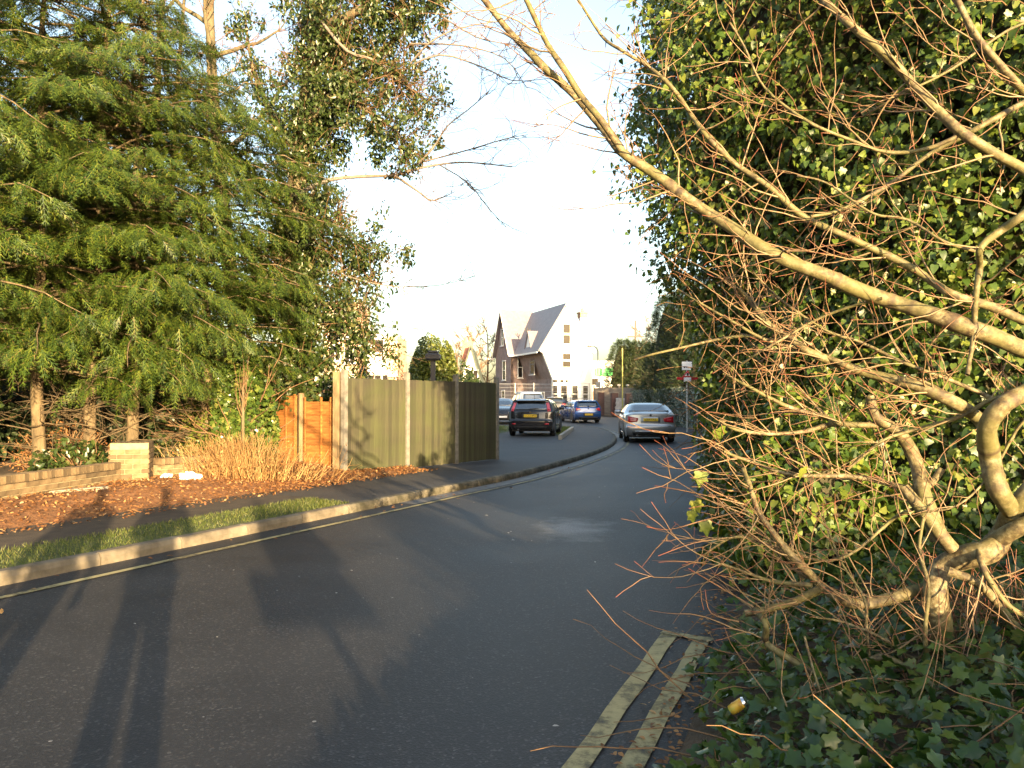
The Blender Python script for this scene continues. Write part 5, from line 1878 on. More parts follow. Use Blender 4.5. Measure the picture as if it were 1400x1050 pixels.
#@@PART4
# ------------------------------------------------------------------ ivy on the right of the road
HP = smooth_path(np.array([(5.6, 5.5, 0), (4.9, 5.6, 0), (4.1, 6.1, 0), (3.3, 7.0, 0), (2.65, 8.1, 0), (2.35, 9.1, 0), (2.62, 10.0, 0), (3.2, 11.2, 0), (4.05, 13.5, 0), (4.85, 16.5, 0), (6.5, 23.5, 0), (8.3, 31, 0), (10.0, 39, 0)]), 6)
HP = resample(HP, 300)
HT = np.gradient(HP, axis=0)
HN = unit_rows(np.stack([-HT[:, 1], HT[:, 0], np.zeros(len(HP))], axis=1))      # towards the road / the viewer
HL = np.concatenate([[0], np.cumsum(np.linalg.norm(np.diff(HP, axis=0), axis=1))])
def hpt(s):
    P = np.stack([np.interp(s, HL, HP[:, k]) for k in range(3)], axis=1)
    N = unit_rows(np.stack([np.interp(s, HL, HN[:, k]) for k in range(3)], axis=1))
    return P, N
S_TREE = float(HL[np.argmin(np.abs(HP[:, 1] - 11.0))])
def overhang(s, z):
    """how far the face leans out over its base line"""
    near = np.clip((S_TREE + 1.0 - s) / 2.0, 0, 1)
    front = np.clip((3.9 - s) / 1.5, 0, 1)
    o = near * np.interp(z, [0, 1.4, 2.6, 3.2, 4.2, 5.2, 6.2, 8.5], [.0, .0, .02, .38, .62, .85, .55, .2])
    o = o + front * np.interp(z, [0, .6, 1.4, 2.2], [.7, .65, .35, 0])
    b = .20 * np.sin(s * 1.9 + z * 1.3) + .16 * np.sin(s * 3.7 - z * 2.9 + 1) + .12 * np.sin(s * 7.3 + z * 6.1) + .10 * np.sin(s * 11.0 - z * 9.3 + 2)
    b = b * np.interp(z, [0, 2.4, 3.2], [.4, .4, 1.0])
    return o + b * np.where(s < S_TREE + 1, 1.0, .7)
def ztop(s):
    return np.where(s < S_TREE, 9.2, np.interp(s, [S_TREE, S_TREE + 2, S_TREE + 8, HL[-1]], [6.0, 4.3, 4.0, 4.2]))
def bank_z(x, y):
    """height of the ivy bank above the road edge"""
    ex = np.interp(y, EDGE[:, 1], EDGE[:, 0])
    d = np.maximum((x - ex) * .92, 0)
    return .02 + .24 * np.clip(d, 0, 3.2)

def core_mesh(name, s0, s1, inset, parent, ns=70, nz=16):
    ss = np.linspace(s0, s1, ns)
    V, F = [], []
    for j in range(nz + 1):
        z = ztop(ss) * .97 * j / nz
        P, N = hpt(ss)
        o = overhang(ss, z) - inset - .25 * np.abs(np.sin(ss * 5 + z * 3))
        q = P + N * o[:, None]
        q[:, 2] = z
        V.append(q)
    back = P - N * 2.2
    back[:, 2] = ztop(ss) * .9
    V.append(back)
    b0 = back.copy()
    b0[:, 2] = 0
    V.append(b0)
    V = np.concatenate(V)
    for j in range(nz + 2):
        for i in range(ns - 1):
            F.append((j * ns + i, j * ns + i + 1, (j + 1) * ns + i + 1, (j + 1) * ns + i))
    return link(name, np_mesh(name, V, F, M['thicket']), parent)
def ivy_face(s0, s1, n, size, depth, tmpl, mat, parent, singles):
    s = rng.uniform(s0, s1, n)
    z = rng.random(n) * ztop(s)
    P, N = hpt(s)
    k = rng.random(n)
    shell = .12 - depth * k ** 1.6
    # sprays that stick out past the face
    stick = rng.random(n) < .10
    shell = np.where(stick, rng.uniform(.05, .42, n) * np.interp(z, [2.2, 3.2], [.5, 1]), shell)
    # hollows where the growth has died back show the dark inside
    hol = np.sin(s * 4.3 + 2 * np.sin(z * 2.1)) * np.sin(z * 4.9 + 1.5 * np.sin(s * 2.7)) + .5 * np.sin(s * 10.1 + z * 8.3)
    shell = shell - .30 * np.clip((hol - .45) / .5, 0, 1)
    pos = P + N * (overhang(s, z) + shell)[:, None] + spread(n, .05)
    pos[:, 2] = z + rng.normal(0, .05, n)
    pos[:, 2] = np.maximum(pos[:, 2], bank_z(pos[:, 0], pos[:, 1]) + .03)
    nrm = N * .9 + np.array([.08, -.25, .30]) + spread(n, .55)
    tip = np.array([0, 0, -1.0]) + N * .35 + spread(n, .55)
    sz = size * rng.uniform(.5, 1.3, n)
    leaves('ivy_leaf', tmpl, pos, tip, nrm, sz, mat, parent, singles, 'leaf_mass')
iv = thing('ivy_clad_tree', 'towering mass of glossy ivy overhanging the road on the right', 'tree')
core_mesh('stems', 0, S_TREE + .5, .45, iv)
ivy_face(0, S_TREE + .3, 52000, .064, .5, ADULT, M['ivy'], iv, 300)
ivy_face(0, S_TREE + .3, 34000, .060, .55, IVY, M['ivy'], iv, 0)
# creeping stems hanging through the face
lst = []
for _ in range(1100):
    s = rng.uniform(.5, S_TREE)
    z = rng.uniform(.4, 7.5)
    P, N = hpt(np.array([s]))
    p = P[0] + N[0] * (float(overhang(np.array([s]), np.array([z]))[0]) - rng.uniform(-.12, .2))
    p[2] = z
    b = walk(p, rng.normal(0, .5, 3) + N[0] * .45 + np.array([0, 0, rng.choice([-.5, .5])]), rng.uniform(.3, 1.0), 6, .18, 0)
    lst.append((b, np.linspace(.006, .002, 7)))
o = link('creeper_stems', tubes_mesh('creeper_stems', lst, 4, M['twig']), iv)
o['kind'] = 'stuff'
hd = thing('ivy_hedge', 'long dark ivy hedge running along the right road edge towards the sign', 'hedge')
core_mesh('stems', S_TREE + .3, HL[-1], .4, hd)
ivy_face(S_TREE + .2, HL[-1], 26000, .13, .45, PLAIN, M['tree_ivy'], hd, 0)
n = 7000
s = rng.uniform(S_TREE, HL[-1], n)
P, N = hpt(s)
pos = P + N * (overhang(s, ztop(s)) - rng.uniform(0, 1.8, n))[:, None]
pos[:, 2] = ztop(s) + rng.normal(0, .25, n)
o = link('top_leaves', scatter_mesh('top_leaves', *PLAIN, pos, frames(spread(n) + np.array([0, 0, .3]), spread(n, .6) + np.array([0, 0, 1])), .14 * rng.uniform(.6, 1.3, n), M['tree_ivy']), hd)
o['kind'] = 'stuff'

thicket('ivy_mound', 'rounded mound of ivy at the road edge under the red twigs', 'bush', (2.42, 6.5, .1), (.68, .8, 1.35), 5200, M['ivy'], ADULT, .066, 17, 90)
# low wall smothered in grey green ivy, beyond the silver car
iw = thing('ivy_wall', 'low boundary smothered in small grey green ivy leaves beyond the silver car', 'wall')
w0, w1 = np.array([9.35, 62.0]), np.array([9.75, 40.0])
MB().beam((w0[0] + .35, w0[1], 1.05), (w1[0] + .35, w1[1], 1.05), .3, 2.1).build('wall', M['thicket'], iw)
n = 15000
f = rng.random(n)
z = rng.random(n) * 2.25
p = np.stack([w0[0] + (w1[0] - w0[0]) * f + .10 * np.sin(f * 60 + z * 3) + rng.uniform(-.1, .25, n), w0[1] + (w1[1] - w0[1]) * f, z + gz(50)], axis=1)
M['pale_ivy'] = mat_leaf('grey_green_ivy_leaf', [(0, (.035, .055, .035)), (.6, (.08, .11, .075)), (1, (.17, .20, .15))], .3, .15, spec=.7)
nr = np.array([-1, -.4, .5]) + spread(n, .5)
o = link('leaves', scatter_mesh('leaves', *PLAIN, p, frames(np.array([0, 0, -1]) + spread(n, .5), nr), .13 * rng.uniform(.6, 1.3, n), M['pale_ivy']), iw)
o['kind'] = 'stuff'

# ------------------------------------------------------------------ ivy bank in the right foreground
xs, ys = np.linspace(-4, 14, 60), np.linspace(-9, 14, 60)
V, F = [], []
for y in ys:
    ex = np.interp(y, EDGE[:, 1], EDGE[:, 0]) + .10
    for x in np.linspace(0, 1, 26):
        xx = ex + (x ** 1.4) * 13
        V.append((xx, y, float(bank_z(xx, y)) - .012 + .015 * lumpy(xx, y)))
for j in range(59):
    for i in range(25):
        F.append((j * 26 + i, j * 26 + i + 1, (j + 1) * 26 + i + 1, (j + 1) * 26 + i))
o = link('bank', np_mesh('bank', V, F, M['soil'], True))
o['kind'] = 'structure'
gi = thing('ground_ivy', 'carpet of dark glossy ivy leaves over the bank at the road edge', 'ivy')
n = 19000
y = rng.uniform(.6, 8.5, n)
ex = np.interp(y, EDGE[:, 1], EDGE[:, 0])
dx = rng.random(n) ** .85 * np.minimum(5.5, 1.2 + y * .75) - .05
edge_w = .10 * np.sin(y * 4.1) + .08 * np.sin(y * 9.7 + 1)
x = ex + .16 + edge_w + dx
hgt = .03 + .13 * rng.random(n) ** 1.3 * np.clip(dx * 3 + .3, .2, 1)
pos = np.stack([x, y, bank_z(x, y) + hgt], axis=1)
nrm = np.array([-.12, -.30, .85]) + spread(n, .50)
tip = rng.normal(0, 1, (n, 3)) * np.array([1, 1, .2]) + np.array([-.3, -.3, -.15])
gt = (IVY[0] * np.array([.85, .9, 2.2]), IVY[1])
leaves('ivy_leaf', gt, pos, tip, nrm, .064 * rng.uniform(.5, 1.45, n), M['ground_ivy'], gi, 300, 'leaf_mass')
lst = []
for _ in range(160):
    yy = rng.uniform(2.2, 5.5)
    ex_ = float(np.interp(yy, EDGE[:, 1], EDGE[:, 0]))
    xx = ex_ + rng.uniform(.0, 2.5)
    b = walk((xx, yy, float(bank_z(xx, yy)) + .03), (rng.normal(-.3, .6), rng.normal(0, .6), .12), rng.uniform(.3, .9), 7, .2, -.02)
    b[:, 2] = np.maximum(b[:, 2], bank_z(b[:, 0], b[:, 1]) + .02)
    lst.append((b, np.linspace(.004, .0015, 8)))
o = link('runners', tubes_mesh('runners', lst, 4, M['twig']), gi)
o['kind'] = 'stuff'
# crumbs of soil and leaf mould creeping over the yellow line
n = 900
y = rng.uniform(1.5, 7, n)
ex = np.interp(y, EDGE[:, 1], EDGE[:, 0])
pos = np.stack([ex + rng.normal(.08, .12, n) - .10 * (rng.random(n) < .2), y, np.full(n, .016)], axis=1)
o = link('leaf_mould', scatter_mesh('leaf_mould', *PLAIN, pos, frames(spread(n) * np.array([1, 1, .1]), np.array([0, 0, 1]) + spread(n, .3)), rng.uniform(.015, .045, n), M['dead_leaf']))
o['kind'] = 'stuff'

# drink can lying in the ivy
M['can_gold'] = mat_noise('gold_can_print', [(.35, (.42, .20, .02)), (.55, (.62, .38, .04)), (.7, (.50, .45, .08))], 16, .35, bmp=0)
M['can_alu'] = mat_plain('bare_aluminium', (.75, .75, .76), .25, 1.0)
cp = at(1009, 972, 3.42)
CAN_Z = -.065
can = thing('drink_can', 'crumpled gold drink can lying in the dark ground ivy', 'can', (float(cp[0]), float(cp[1]), float(bank_z(cp[0], cp[1])) + .16 + CAN_Z), 0)
can.scale = (.72,) * 3
can.rotation_euler = Vector((.72, -.28, .62)).to_track_quat('Z', 'Y').to_euler()
MB().tube([(0, 0, -.052), (0, .001, -.02), (.002, 0, .01), (0, 0, .042)], [.030, .033, .032, .033], 18).build('can_body', M['can_gold'], can, True)
m = MB().tube([(0, 0, .042), (0, 0, .050), (0, 0, .056)], [.0332, .030, .027], 18)
m.tube([(0, 0, .056), (0, 0, .0575)], .024, 18)
m.build('rim', M['can_alu'], can)

# ------------------------------------------------------------------ the bare shrub in the foreground
def mat_shrub():
    m, nt, b, _ = ntree('smooth_olive_bark')
    v = mapped(nt)
    n = noise(nt, v, 30, 8, .7)
    c = ramp(nt, n, [(.38, (.028, .020, .011)), (.47, (.085, .062, .028)), (.54, (.135, .110, .050)), (.63, (.21, .185, .115))])
    g = noise(nt, v, 3.5, 5)
    c = mixc(nt, ramp(nt, g, [(.42, (0, 0, 0)), (.60, (.75, .75, .75))]), c, (.11, .105, .032))
    at_ = nt.nodes.new('ShaderNodeAttribute')
    at_.attribute_name = 'ring'
    c = mixc(nt, at_.outputs['Fac'], c, (.045, .028, .016))
    nt.links.new(c, b.inputs['Base Color'])
    b.inputs['Roughness'].default_value = .68
    bump(nt, b, mixc(nt, .5, noise(nt, v, 45, 5), n), .7, .006)
    return m
M['shrub_bark'] = mat_shrub()
def mat_twig_tip():
    m, nt, b, _ = ntree('red_tipped_twig')
    at_ = nt.nodes.new('ShaderNodeAttribute')
    at_.attribute_name = 'tipness'
    c = ramp(nt, at_.outputs['Fac'], [(0, (.20, .155, .080)), (.55, (.18, .115, .058)), (.85, (.16, .075, .035)), (1, (.20, .05, .028))])
    nt.links.new(c, b.inputs['Base Color'])
    b.inputs['Roughness'].default_value = .55
    return m
M['shrub_twig'] = mat_twig_tip()

sb = np.array(at(1280, 872, 3.75))
shrub = thing('bare_shrub', 'leafless spreading shrub with olive limbs and red tipped twigs over the ivy', 'shrub', tuple(map(float, sb)))
def SP(px, py, d):
    return at(px, py, d) - sb
def limb_path(pts, d0, d1, k=4):
    n = len(pts)
    return smooth_path([SP(x, y, d0 + (d1 - d0) * i / (n - 1) + .05 * math.sin(i * 2.3 + x)) for i, (x, y) in enumerate(pts)], k)
# each entry: pixels, depth at both ends, diameter in pixels at both ends, twig count
TR = [([(1284, 930), (1285, 863), (1281, 806), (1290, 775), (1320, 760), (1350, 752), (1370, 728), (1384, 700)], 3.75, 3.6, 38, 33, 2),
      ([(1384, 702), (1366, 670), (1354, 624), (1350, 588), (1372, 556), (1402, 538), (1450, 520)], 3.58, 3.4, 31, 26, 3),
      ([(1378, 712), (1402, 680), (1440, 640), (1480, 590)], 3.6, 3.5, 33, 28, 0),
      ([(1360, 742), (1392, 722), (1440, 700)], 3.6, 3.5, 26, 22, 0)]
LB = [([(1480, 512), (1400, 479), (1331, 451), (1281, 430), (1205, 407), (1144, 383), (1090, 365), (1050, 343), (1012, 320), (967, 289), (928, 263), (887, 232), (849, 206), (826, 175), (780, 126), (738, 88), (700, 44), (655, -10)], 3.3, 3.9, 29, 9, 46),
      ([(849, 206), (818, 164), (795, 133), (769, 88), (746, 50), (723, 8), (705, -30)], 3.62, 3.8, 12, 7, 14),
      ([(1352, 590), (1338, 571), (1300, 548), (1243, 523), (1167, 504), (1110, 483), (1080, 462), (1052, 445), (1026, 415), (1007, 392)], 3.5, 3.9, 22, 7, 44),
      ([(1470, 280), (1400, 234), (1350, 204), (1305, 173), (1244, 110), (1194, 61), (1160, 30), (1110, -10)], 3.1, 3.35, 18, 10, 20),
      ([(1440, 150), (1400, 124), (1381, 107), (1354, 76), (1328, 38), (1300, -20)], 3.2, 3.3, 13, 9, 9),
      ([(1440, 455), (1400, 440), (1355, 420), (1305, 400), (1267, 379), (1210, 347), (1152, 324), (1103, 299), (1050, 255), (1005, 221), (967, 187), (944, 156), (913, 116), (883, 91), (852, 69), (822, 46), (785, -10)], 3.4, 3.9, 15, 4, 48),
      ([(1440, 125), (1400, 141), (1350, 168), (1316, 187), (1267, 213), (1210, 255), (1152, 286), (1107, 297)], 3.3, 3.6, 10, 5, 16),
      ([(1324, 177), (1267, 202), (1210, 208), (1152, 187), (1107, 168), (1072, 145), (1038, 110), (1015, 61), (998, 30)], 3.3, 3.5, 7, 3, 16),
      ([(1440, 260), (1396, 293), (1366, 316), (1337, 340), (1337, 366), (1336, 400), (1332, 464), (1326, 512)], 3.2, 3.3, 15, 6, 12),
      ([(1281, 735), (1266, 681), (1254, 632), (1231, 594), (1197, 571), (1186, 540)], 3.72, 3.8, 26, 14, 8),
      ([(1304, 748), (1278, 716), (1250, 685), (1236, 668)], 3.65, 3.75, 22, 15, 4),
      ([(1216, 581), (1151, 579), (1129, 569), (1083, 556), (1033, 533), (988, 512)], 3.8, 3.95, 10, 4, 24),
      ([(1151, 579), (1129, 582), (1098, 592), (1052, 594), (1007, 588), (985, 575)], 3.85, 4.0, 8, 4, 14),
      ([(1290, 640), (1273, 662), (1250, 670), (1182, 655), (1090, 649), (1026, 630), (990, 615)], 3.7, 4.0, 11, 4, 30),
      ([(1110, 470), (1052, 464), (1014, 460), (950, 472), (900, 483), (868, 492)], 3.85, 4.1, 6, 3, 5),
      ([(1167, 504), (1110, 480), (1083, 476), (1040, 462), (1000, 440), (950, 409), (925, 395)], 3.7, 4.0, 7, 3, 12),
      ([(1357, 546), (1338, 535), (1281, 512), (1228, 491), (1174, 468), (1129, 453), (1068, 411), (1030, 370)], 3.5, 3.75, 7, 3, 24),
      ([(1440, 520), (1400, 537), (1357, 546), (1312, 571), (1243, 590), (1205, 605), (1160, 640)], 3.4, 3.8, 9, 4, 18),
      ([(1282, 808), (1262, 806), (1224, 816), (1174, 823), (1144, 814), (1121, 802), (1090, 768), (1052, 722), (1037, 700), (1026, 661), (1015, 640)], 3.72, 3.9, 21, 6, 27),
      ([(1125, 806), (1098, 818), (1071, 825), (1018, 837)], 3.82, 3.9, 14, 11, 13),
      ([(1032, 834), (1045, 850), (1047, 875), (1064, 890), (1113, 920), (1151, 922), (1190, 905), (1215, 900)], 3.86, 3.6, 11, 10, 16),
      ([(1100, 792), (1075, 760), (1040, 742), (1000, 735), (960, 760)], 3.85, 4.0, 8, 3, 16),
      ([(1110, 800), (1060, 795), (1020, 780), (985, 770)], 3.8, 3.95, 8, 4, 13),
      ([(1265, 690), (1240, 700), (1215, 715), (1160, 760), (1100, 760), (1010, 690)], 3.7, 3.9, 6, 3, 24),
      ([(1340, 745), (1346, 780), (1370, 820), (1400, 845), (1450, 880)], 3.55, 3.4, 10, 6, 10),
      ([(1300, 780), (1340, 800), (1380, 850), (1420, 890)], 3.6, 3.5, 15, 12, 8),
      ([(1270, 930), (1265, 860), (1270, 800), (1258, 750), (1262, 705)], 3.5, 3.45, 8, 5, 14),
      ([(1266, 928), (1240, 940), (1225, 985), (1180, 1020), (1140, 1065)], 3.45, 3.2, 9, 6, 12),
      ([(1266, 928), (1262, 980), (1240, 1020), (1205, 1055), (1180, 1080)], 3.45, 3.15, 8, 6, 10),
      ([(1215, 900), (1270, 925), (1330, 945), (1400, 970), (1460, 990)], 3.5, 3.3, 8, 6, 14),
      ([(1262, 925), (1310, 965), (1340, 1000), (1372, 1055)], 3.4, 3.1, 9, 7, 8),
      ([(1280, 880), (1250, 900), (1200, 870), (1150, 850), (1115, 845)], 3.55, 3.7, 6, 3, 18),
      ([(1190, 905), (1185, 860), (1182, 820), (1150, 770), (1130, 720)], 3.6, 3.7, 5, 3, 16),
      ([(1100, 870), (1120, 940), (1140, 1000), (1165, 1060)], 3.4, 3.15, 4, 3, 6),
      ([(1450, 560), (1400, 575), (1360, 640), (1310, 690), (1260, 700)], 3.4, 3.6, 5, 3, 12),
      ([(1440, 20), (1380, 40), (1300, 95), (1230, 130), (1180, 160)], 3.2, 3.4, 5, 3, 12),
      ([(1340, 345), (1290, 330), (1240, 300), (1190, 290), (1130, 250), (1090, 240)], 3.3, 3.5, 5, 3, 16),
      ([(1205, 407), (1160, 420), (1110, 440), (1060, 470), (1010, 500)], 3.5, 3.8, 5, 3, 16)]
SIGN_GAP = (912, 968, 484, 530)
def twig_mesh(name, lst, mat):
    keep = []
    for e in lst:       # the twigs leave a window through which the road sign shows
        W = e[0] + sb
        x, y = 700 + FPX * W[:, 0] / W[:, 1], 548 - FPX * (W[:, 2] - 1.5) / W[:, 1]
        if not ((x > SIGN_GAP[0]) & (x < SIGN_GAP[1]) & (y > SIGN_GAP[2]) & (y < SIGN_GAP[3])).any():
            keep.append(e)
    lst = keep
    Vs, Fs, A, b = [], [], [], 0
    for pts, rad, t0, t1 in lst:
        V, F = tube_np(pts, rad, 4)
        Vs.append(V)
        Fs.append(F + b)
        A.append(np.repeat(np.linspace(t0, t1, len(pts)), 4))
        b += len(V)
    me = np_mesh(name, np.concatenate(Vs), np.concatenate(Fs), mat, True)
    at_ = me.attributes.new('tipness', 'FLOAT', 'POINT')
    at_.data.foreach_set('value', np.concatenate(A).astype(np.float32))
    return me
def shrub_limb(entry, name, twigs=True):
    pts, d0, d1, w0, w1, nt_ = entry
    w0, w1 = w0 * .9, w1 * .9
    P = limb_path(pts, d0, d1)
    r0, r1 = w0 * d0 / FPX / 2, w1 * d1 / FPX / 2
    P = resample(P, max(12, int(np.linalg.norm(np.diff(P, axis=0), axis=1).sum() / .018)))
    n = len(P)
    ph = rng.uniform(0, 6, 6)
    ii = np.arange(n)
    side = np.stack([np.sin(ii * .11 + ph[0]) + .5 * np.sin(ii * .31 + ph[1]), np.sin(ii * .13 + ph[2]), np.sin(ii * .10 + ph[3]) + .5 * np.sin(ii * .27 + ph[4])], axis=1)
    P = P + side * min(.006, r0 * .35)
    ring = (rng.random(n) < (.10 if w0 > 9 else .05)).astype(float)
    rad = np.linspace(r0, r1, n) * (1 + .05 * np.sin(ii * .23 + ph[5]) + rng.normal(0, .012, n) + .07 * ring)
    sd = 12 if w0 > 14 else 7
    me = tubes_mesh(name, [(P, rad)], sd, M['shrub_bark'])
    at_ = me.attributes.new('ring', 'FLOAT', 'POINT')
    at_.data.foreach_set('value', np.repeat(ring * rng.uniform(.3, .9, n), sd).astype(np.float32))
    o = link(name, me, shrub)
    if nt_ and twigs:
        lst = []
        for _ in range(int(nt_ * .72 + 1)):
            f = rng.uniform(.12, 1.0)
            p, d = along(P, min(f, .999))
            # twigs leave at an angle, mostly upwards and out over the road
            dd = d * rng.uniform(.2, 1.0) + rng.normal(0, .6, 3) * np.array([1, .6, 1]) + np.array([-.22, .03, .22])
            L = rng.uniform(.12, .62) * (1.0 if w0 > 6 else .75)
            q = walk(p, dd, L, 8, .13, .02)
            rr = min(np.interp(f, [0, 1], [r0, r1]) * .42, .0055) * (.6 + .6 * L)
            lst.append((q, np.linspace(max(rr, .0024), .0010, 9), .1, .85))
            for _ in range(rng.integers(1, 4)):
                g, d2 = along(q, rng.uniform(.15, .98))
                e = walk(g, d2 * .8 + rng.normal(0, .55, 3), L * rng.uniform(.2, .55), 4, .16, .03)
                lst.append((e, np.linspace(.0023, .0012, 5), .45, 1.0))
        # short spurs and buds
        for _ in range(nt_ // 2):
            p, d = along(P, rng.uniform(.1, .999))
            e = walk(p, d * .4 + rng.normal(0, .7, 3), rng.uniform(.02, .07), 3, .2)
            lst.append((e, np.linspace(.0028, .0014, 4), .5, 1.0))
        t = link('twigs', twig_mesh('twigs', lst, M['shrub_twig']), o)
        t['kind'] = 'stuff'
for i, e in enumerate(TR):
    shrub_limb(e, 'trunk' if i == 0 else 'stem')
for e in LB:
    shrub_limb(e, 'branch')
# fine upright shoots at the foot of the trunk
lst = []
for _ in range(150):
    p = SP(rng.uniform(1270, 1420), rng.uniform(820, 900), rng.uniform(3.7, 4.1))
    q = walk(p, (rng.normal(-.1, .4), rng.normal(0, .3), 1), rng.uniform(.12, .4), 5, .12)
    lst.append((q, np.linspace(.003, .0013, 6), .4, 1))
for _ in range(24):   # long thin shoots rising out of the ivy
    x, d = rng.uniform(1060, 1390), rng.uniform(2.9, 3.6)
    p = SP(x, rng.uniform(930, 1040), d)
    q = walk(p, (rng.normal(-.2, .5), rng.normal(0, .3), 1), rng.uniform(.15, .55), 6, .10)
    lst.append((q, np.linspace(.0032, .0013, 7), .2, .9))
o = link('shoots', twig_mesh('shoots', lst, M['shrub_twig']), shrub)
o['kind'] = 'stuff'
# long red twigs reaching over the road
lst = []
for pts, d in (([(1010, 700), (960, 712), (915, 724), (884, 720)], 4.0), ([(1020, 690), (940, 672), (895, 664)], 4.1), ([(1000, 735), (950, 742), (900, 760)], 4.0), ([(1030, 830), (980, 800), (941, 777)], 3.9),
               ([(1010, 850), (972, 838), (964, 806)], 3.85)):
    P = limb_path(pts, d, d)
    lst.append((P, np.linspace(.0048, .0018, len(P)), .5, 1))
o = link('twigs', twig_mesh('twigs', lst, M['shrub_twig']), shrub)

# a few big yellowing leaves caught on the road side of the ivy
M['yellow_leaf'] = mat_leaf('yellowing_leaf', [(0, (.12, .17, .025)), (1, (.24, .24, .045))], .4, .35)
yl = [(983, 592, 4.3, .10), (958, 652, 4.4, .09), (1097, 645, 3.8, .07), (952, 690, 4.3, .08), (965, 720, 4.3, .09), (1040, 752, 4.1, .07), (946, 704, 4.3, .08)]
pos = np.array([at(x, y, d) for x, y, d, _ in yl])
rot = frames(np.array([0, 0, -1]) + spread(len(yl), .4), np.array([.2, -1, .3]) + spread(len(yl), .3))
me = np_mesh('yellow_leaf', *[np.asarray(ivy_leaf()[0]), np.asarray(ivy_leaf()[1], int)], M['yellow_leaf'])
for i in range(len(yl)):
    o = link('yellow_leaf', me, shrub)
    W = np.eye(4)
    W[:3, :3] = rot[i] * yl[i][3]
    W[:3, 3] = pos[i] - sb
    o.matrix_local = Matrix(W.tolist())

# ------------------------------------------------------------------ what stands behind the viewer and throws the long shadows
thicket('added_low_hedge', 'low dense hedge added unseen behind the viewer to shade the ivy', 'hedge', (7.2, -8.3, .1), (3.1, 1.2, 1.55), 9000, M['dark_spray'], PLAIN, .16, 71, 60)  # added occluder out of view, keeps low sun off the ground ivy
thicket('added_verge_bush', 'loose tall bush added unseen behind the viewer to shade road and kerb', 'bush', (6.3, -8.6, .1), (1.0, .7, 2.3), 2600, M['dark_spray'], PLAIN, .15, 72, 50, core=False)  # added sparse occluder out of view, breaks up sun on the road
bt = thing('street_sign', 'grey signpost with stacked plates behind the viewer, its shadow on the road', 'sign', (2.38, -3.5, .55), .2)
MB().tube([(0, 0, -.3), (0, 0, 1.4)], .032, 10).build('post', M['galv'], bt)
MB().box((0, -.05, .665), (.78, .02, .22), 0, .008).build('plate', M['sign_white'], bt)
MB().box((.18, -.05, 1.03), (.64, .02, .50), 0, .008).build('upper_plate', M['sign_white'], bt)

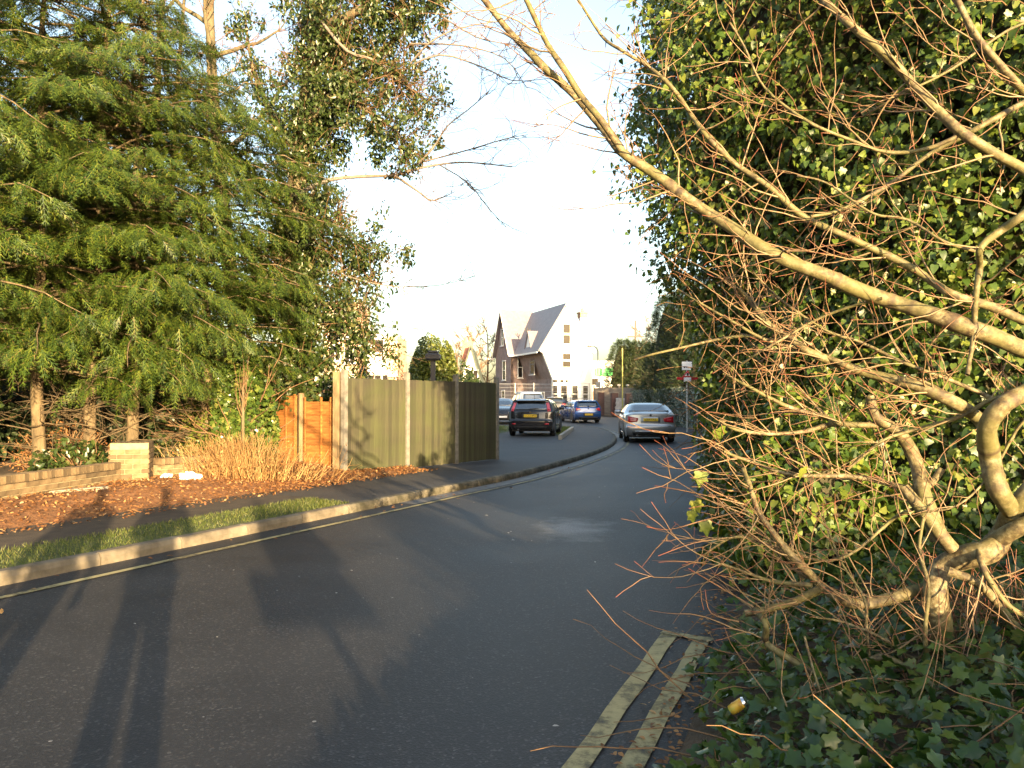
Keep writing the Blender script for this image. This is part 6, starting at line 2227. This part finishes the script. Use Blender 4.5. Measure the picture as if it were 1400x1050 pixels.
M['coat'] = mat_noise('dark_coat_cloth', [(.3, (.03, .035, .05)), (.7, (.06, .065, .085))], 30, .9, bmp=.3, bscale=200, bdist=.002)
M['trousers'] = mat_noise('dark_trouser_cloth', [(.3, (.03, .03, .032)), (.7, (.05, .05, .055))], 30, .9)
M['skin'] = mat_plain('skin', (.45, .27, .19), .5)
M['hair'] = mat_plain('brown_hair', (.05, .03, .018), .6)
def person(label, loc, rz, arms_up, height=1.75):
    """standing figure, one skinned body with separate coat, hair and shoes"""
    k = height / 1.75
    t = thing('person', label, 'person', loc, rz)
    def skin(name, verts, edges, radii, mat, sub=2):
        me = bpy.data.meshes.new(name)
        me.from_pydata([tuple(c * k for c in v) for v in verts], edges, [])
        o = bpy.data.objects.new(name, me)
        COL.objects.link(o)
        o.modifiers.new('skin', 'SKIN')
        for sv, r in zip(me.skin_vertices[0].data, radii):
            sv.radius = (r[0] * k, r[1] * k) if isinstance(r, tuple) else (r * k, r * k)
        me.skin_vertices[0].data[0].use_root = True
        s = o.modifiers.new('sub', 'SUBSURF')
        s.levels = s.render_levels = sub
        dg = bpy.context.evaluated_depsgraph_get()
        m2 = bpy.data.meshes.new_from_object(o.evaluated_get(dg))
        bpy.data.objects.remove(o)
        m2.materials.clear()
        m2.materials.append(mat)
        m2.polygons.foreach_set('use_smooth', np.ones(len(m2.polygons), dtype=bool))
        return m2
    if arms_up:
        el, wr, hd_ = (.30, .10, 1.16), (.13, .27, 1.43), (.10, .31, 1.47)
    else:
        el, wr, hd_ = (.27, -.02, 1.12), (.28, .06, .88), (.28, .08, .80)
    V = [(0, 0, .95), (0, 0, 1.15), (0, .0, 1.36), (0, .01, 1.49), (0, .025, 1.57), (0, .04, 1.66), (0, .03, 1.72)]
    E = [(0, 1), (1, 2), (2, 3), (3, 4), (4, 5), (5, 6)]
    Rr = [(.17, .12), (.155, .11), (.18, .115), .058, .062, (.078, .095), (.06, .07)]
    for s in (-1, 1):
        b = len(V)
        V += [(s * .18, 0, 1.40), (s * el[0], el[1], el[2]), (s * wr[0], wr[1], wr[2])]
        E += [(2, b), (b, b + 1), (b + 1, b + 2)]
        Rr += [.058, .045, .028]
        hb = len(V)
        # palm, four fingers curled a little and a thumb on the inner side
        dz = .05 if arms_up else -.05
        V.append((s * hd_[0], hd_[1], hd_[2]))
        E.append((b + 2, hb)); Rr.append((.032, .018))
        for f in range(4):
            c = len(V)
            x = s * hd_[0] + (f - 1.5) * .018
            ln = [.036, .042, .040, .030][f]
            V += [(x, hd_[1] + .012, hd_[2] + dz * .7), (x, hd_[1] + .03, hd_[2] + dz * .7 + np.sign(dz) * ln)]
            E += [(hb, c), (c, c + 1)]; Rr += [.0095, .008]
        c = len(V)
        V.append((s * (hd_[0] - .045), hd_[1] + .02, hd_[2] + dz * .4))
        E.append((hb, c)); Rr.append(.010)
        b = len(V)
        V += [(s * .095, 0, .88), (s * .105, .01, .49), (s * .11, -.02, .09), (s * .12, .13, .035)]
        E += [(0, b), (b, b + 1), (b + 1, b + 2), (b + 2, b + 3)]
        Rr += [.088, .062, .042, (.042, .030)]
    link('body', skin('body', V, E, Rr, M['skin']), t)
    cv = [(0, 0, .98), (0, 0, 1.18), (0, 0, 1.37), (0, .005, 1.45), (0, 0, .70)]
    ce = [(0, 1), (1, 2), (2, 3), (0, 4)]
    cr = [(.20, .15), (.19, .14), (.20, .135), .085, (.215, .16)]
    for s in (-1, 1):
        b = len(cv)
        cv += [(s * .19, 0, 1.40), (s * el[0], el[1], el[2]), (s * (wr[0] * .95 + el[0] * .05), wr[1] * .95 + el[1] * .05, wr[2] * .95 + el[2] * .05)]
        ce += [(2, b), (b, b + 1), (b + 1, b + 2)]
        cr += [.078, .064, .05]
    link('coat', skin('coat', cv, ce, cr, M['coat']), t)
    tv, te, tr_ = [(0, 0, .92)], [], [(.17, .125)]
    for s in (-1, 1):
        b = len(tv)
        tv += [(s * .095, 0, .84), (s * .105, .01, .49), (s * .112, -.015, .11)]
        te += [(0, b), (b, b + 1), (b + 1, b + 2)]
        tr_ += [.10, .08, .068]
    link('trousers', skin('trousers', tv, te, tr_, M['trousers']), t)
    link('hair', skin('hair', [(0, .0, 1.73), (0, -.035, 1.70), (0, -.06, 1.63)], [(0, 1), (1, 2)], [(.076, .085), (.082, .09), (.07, .06)], M['hair']), t)
    return t
person('person in a dark coat holding a camera up, photographer casting the centre shadow', (-.12, -.42, .02), .0, True, 1.72)
person('person in a dark coat standing beside the photographer at the kerb', (-1.0, -.35, .02), .15, False, 1.72)
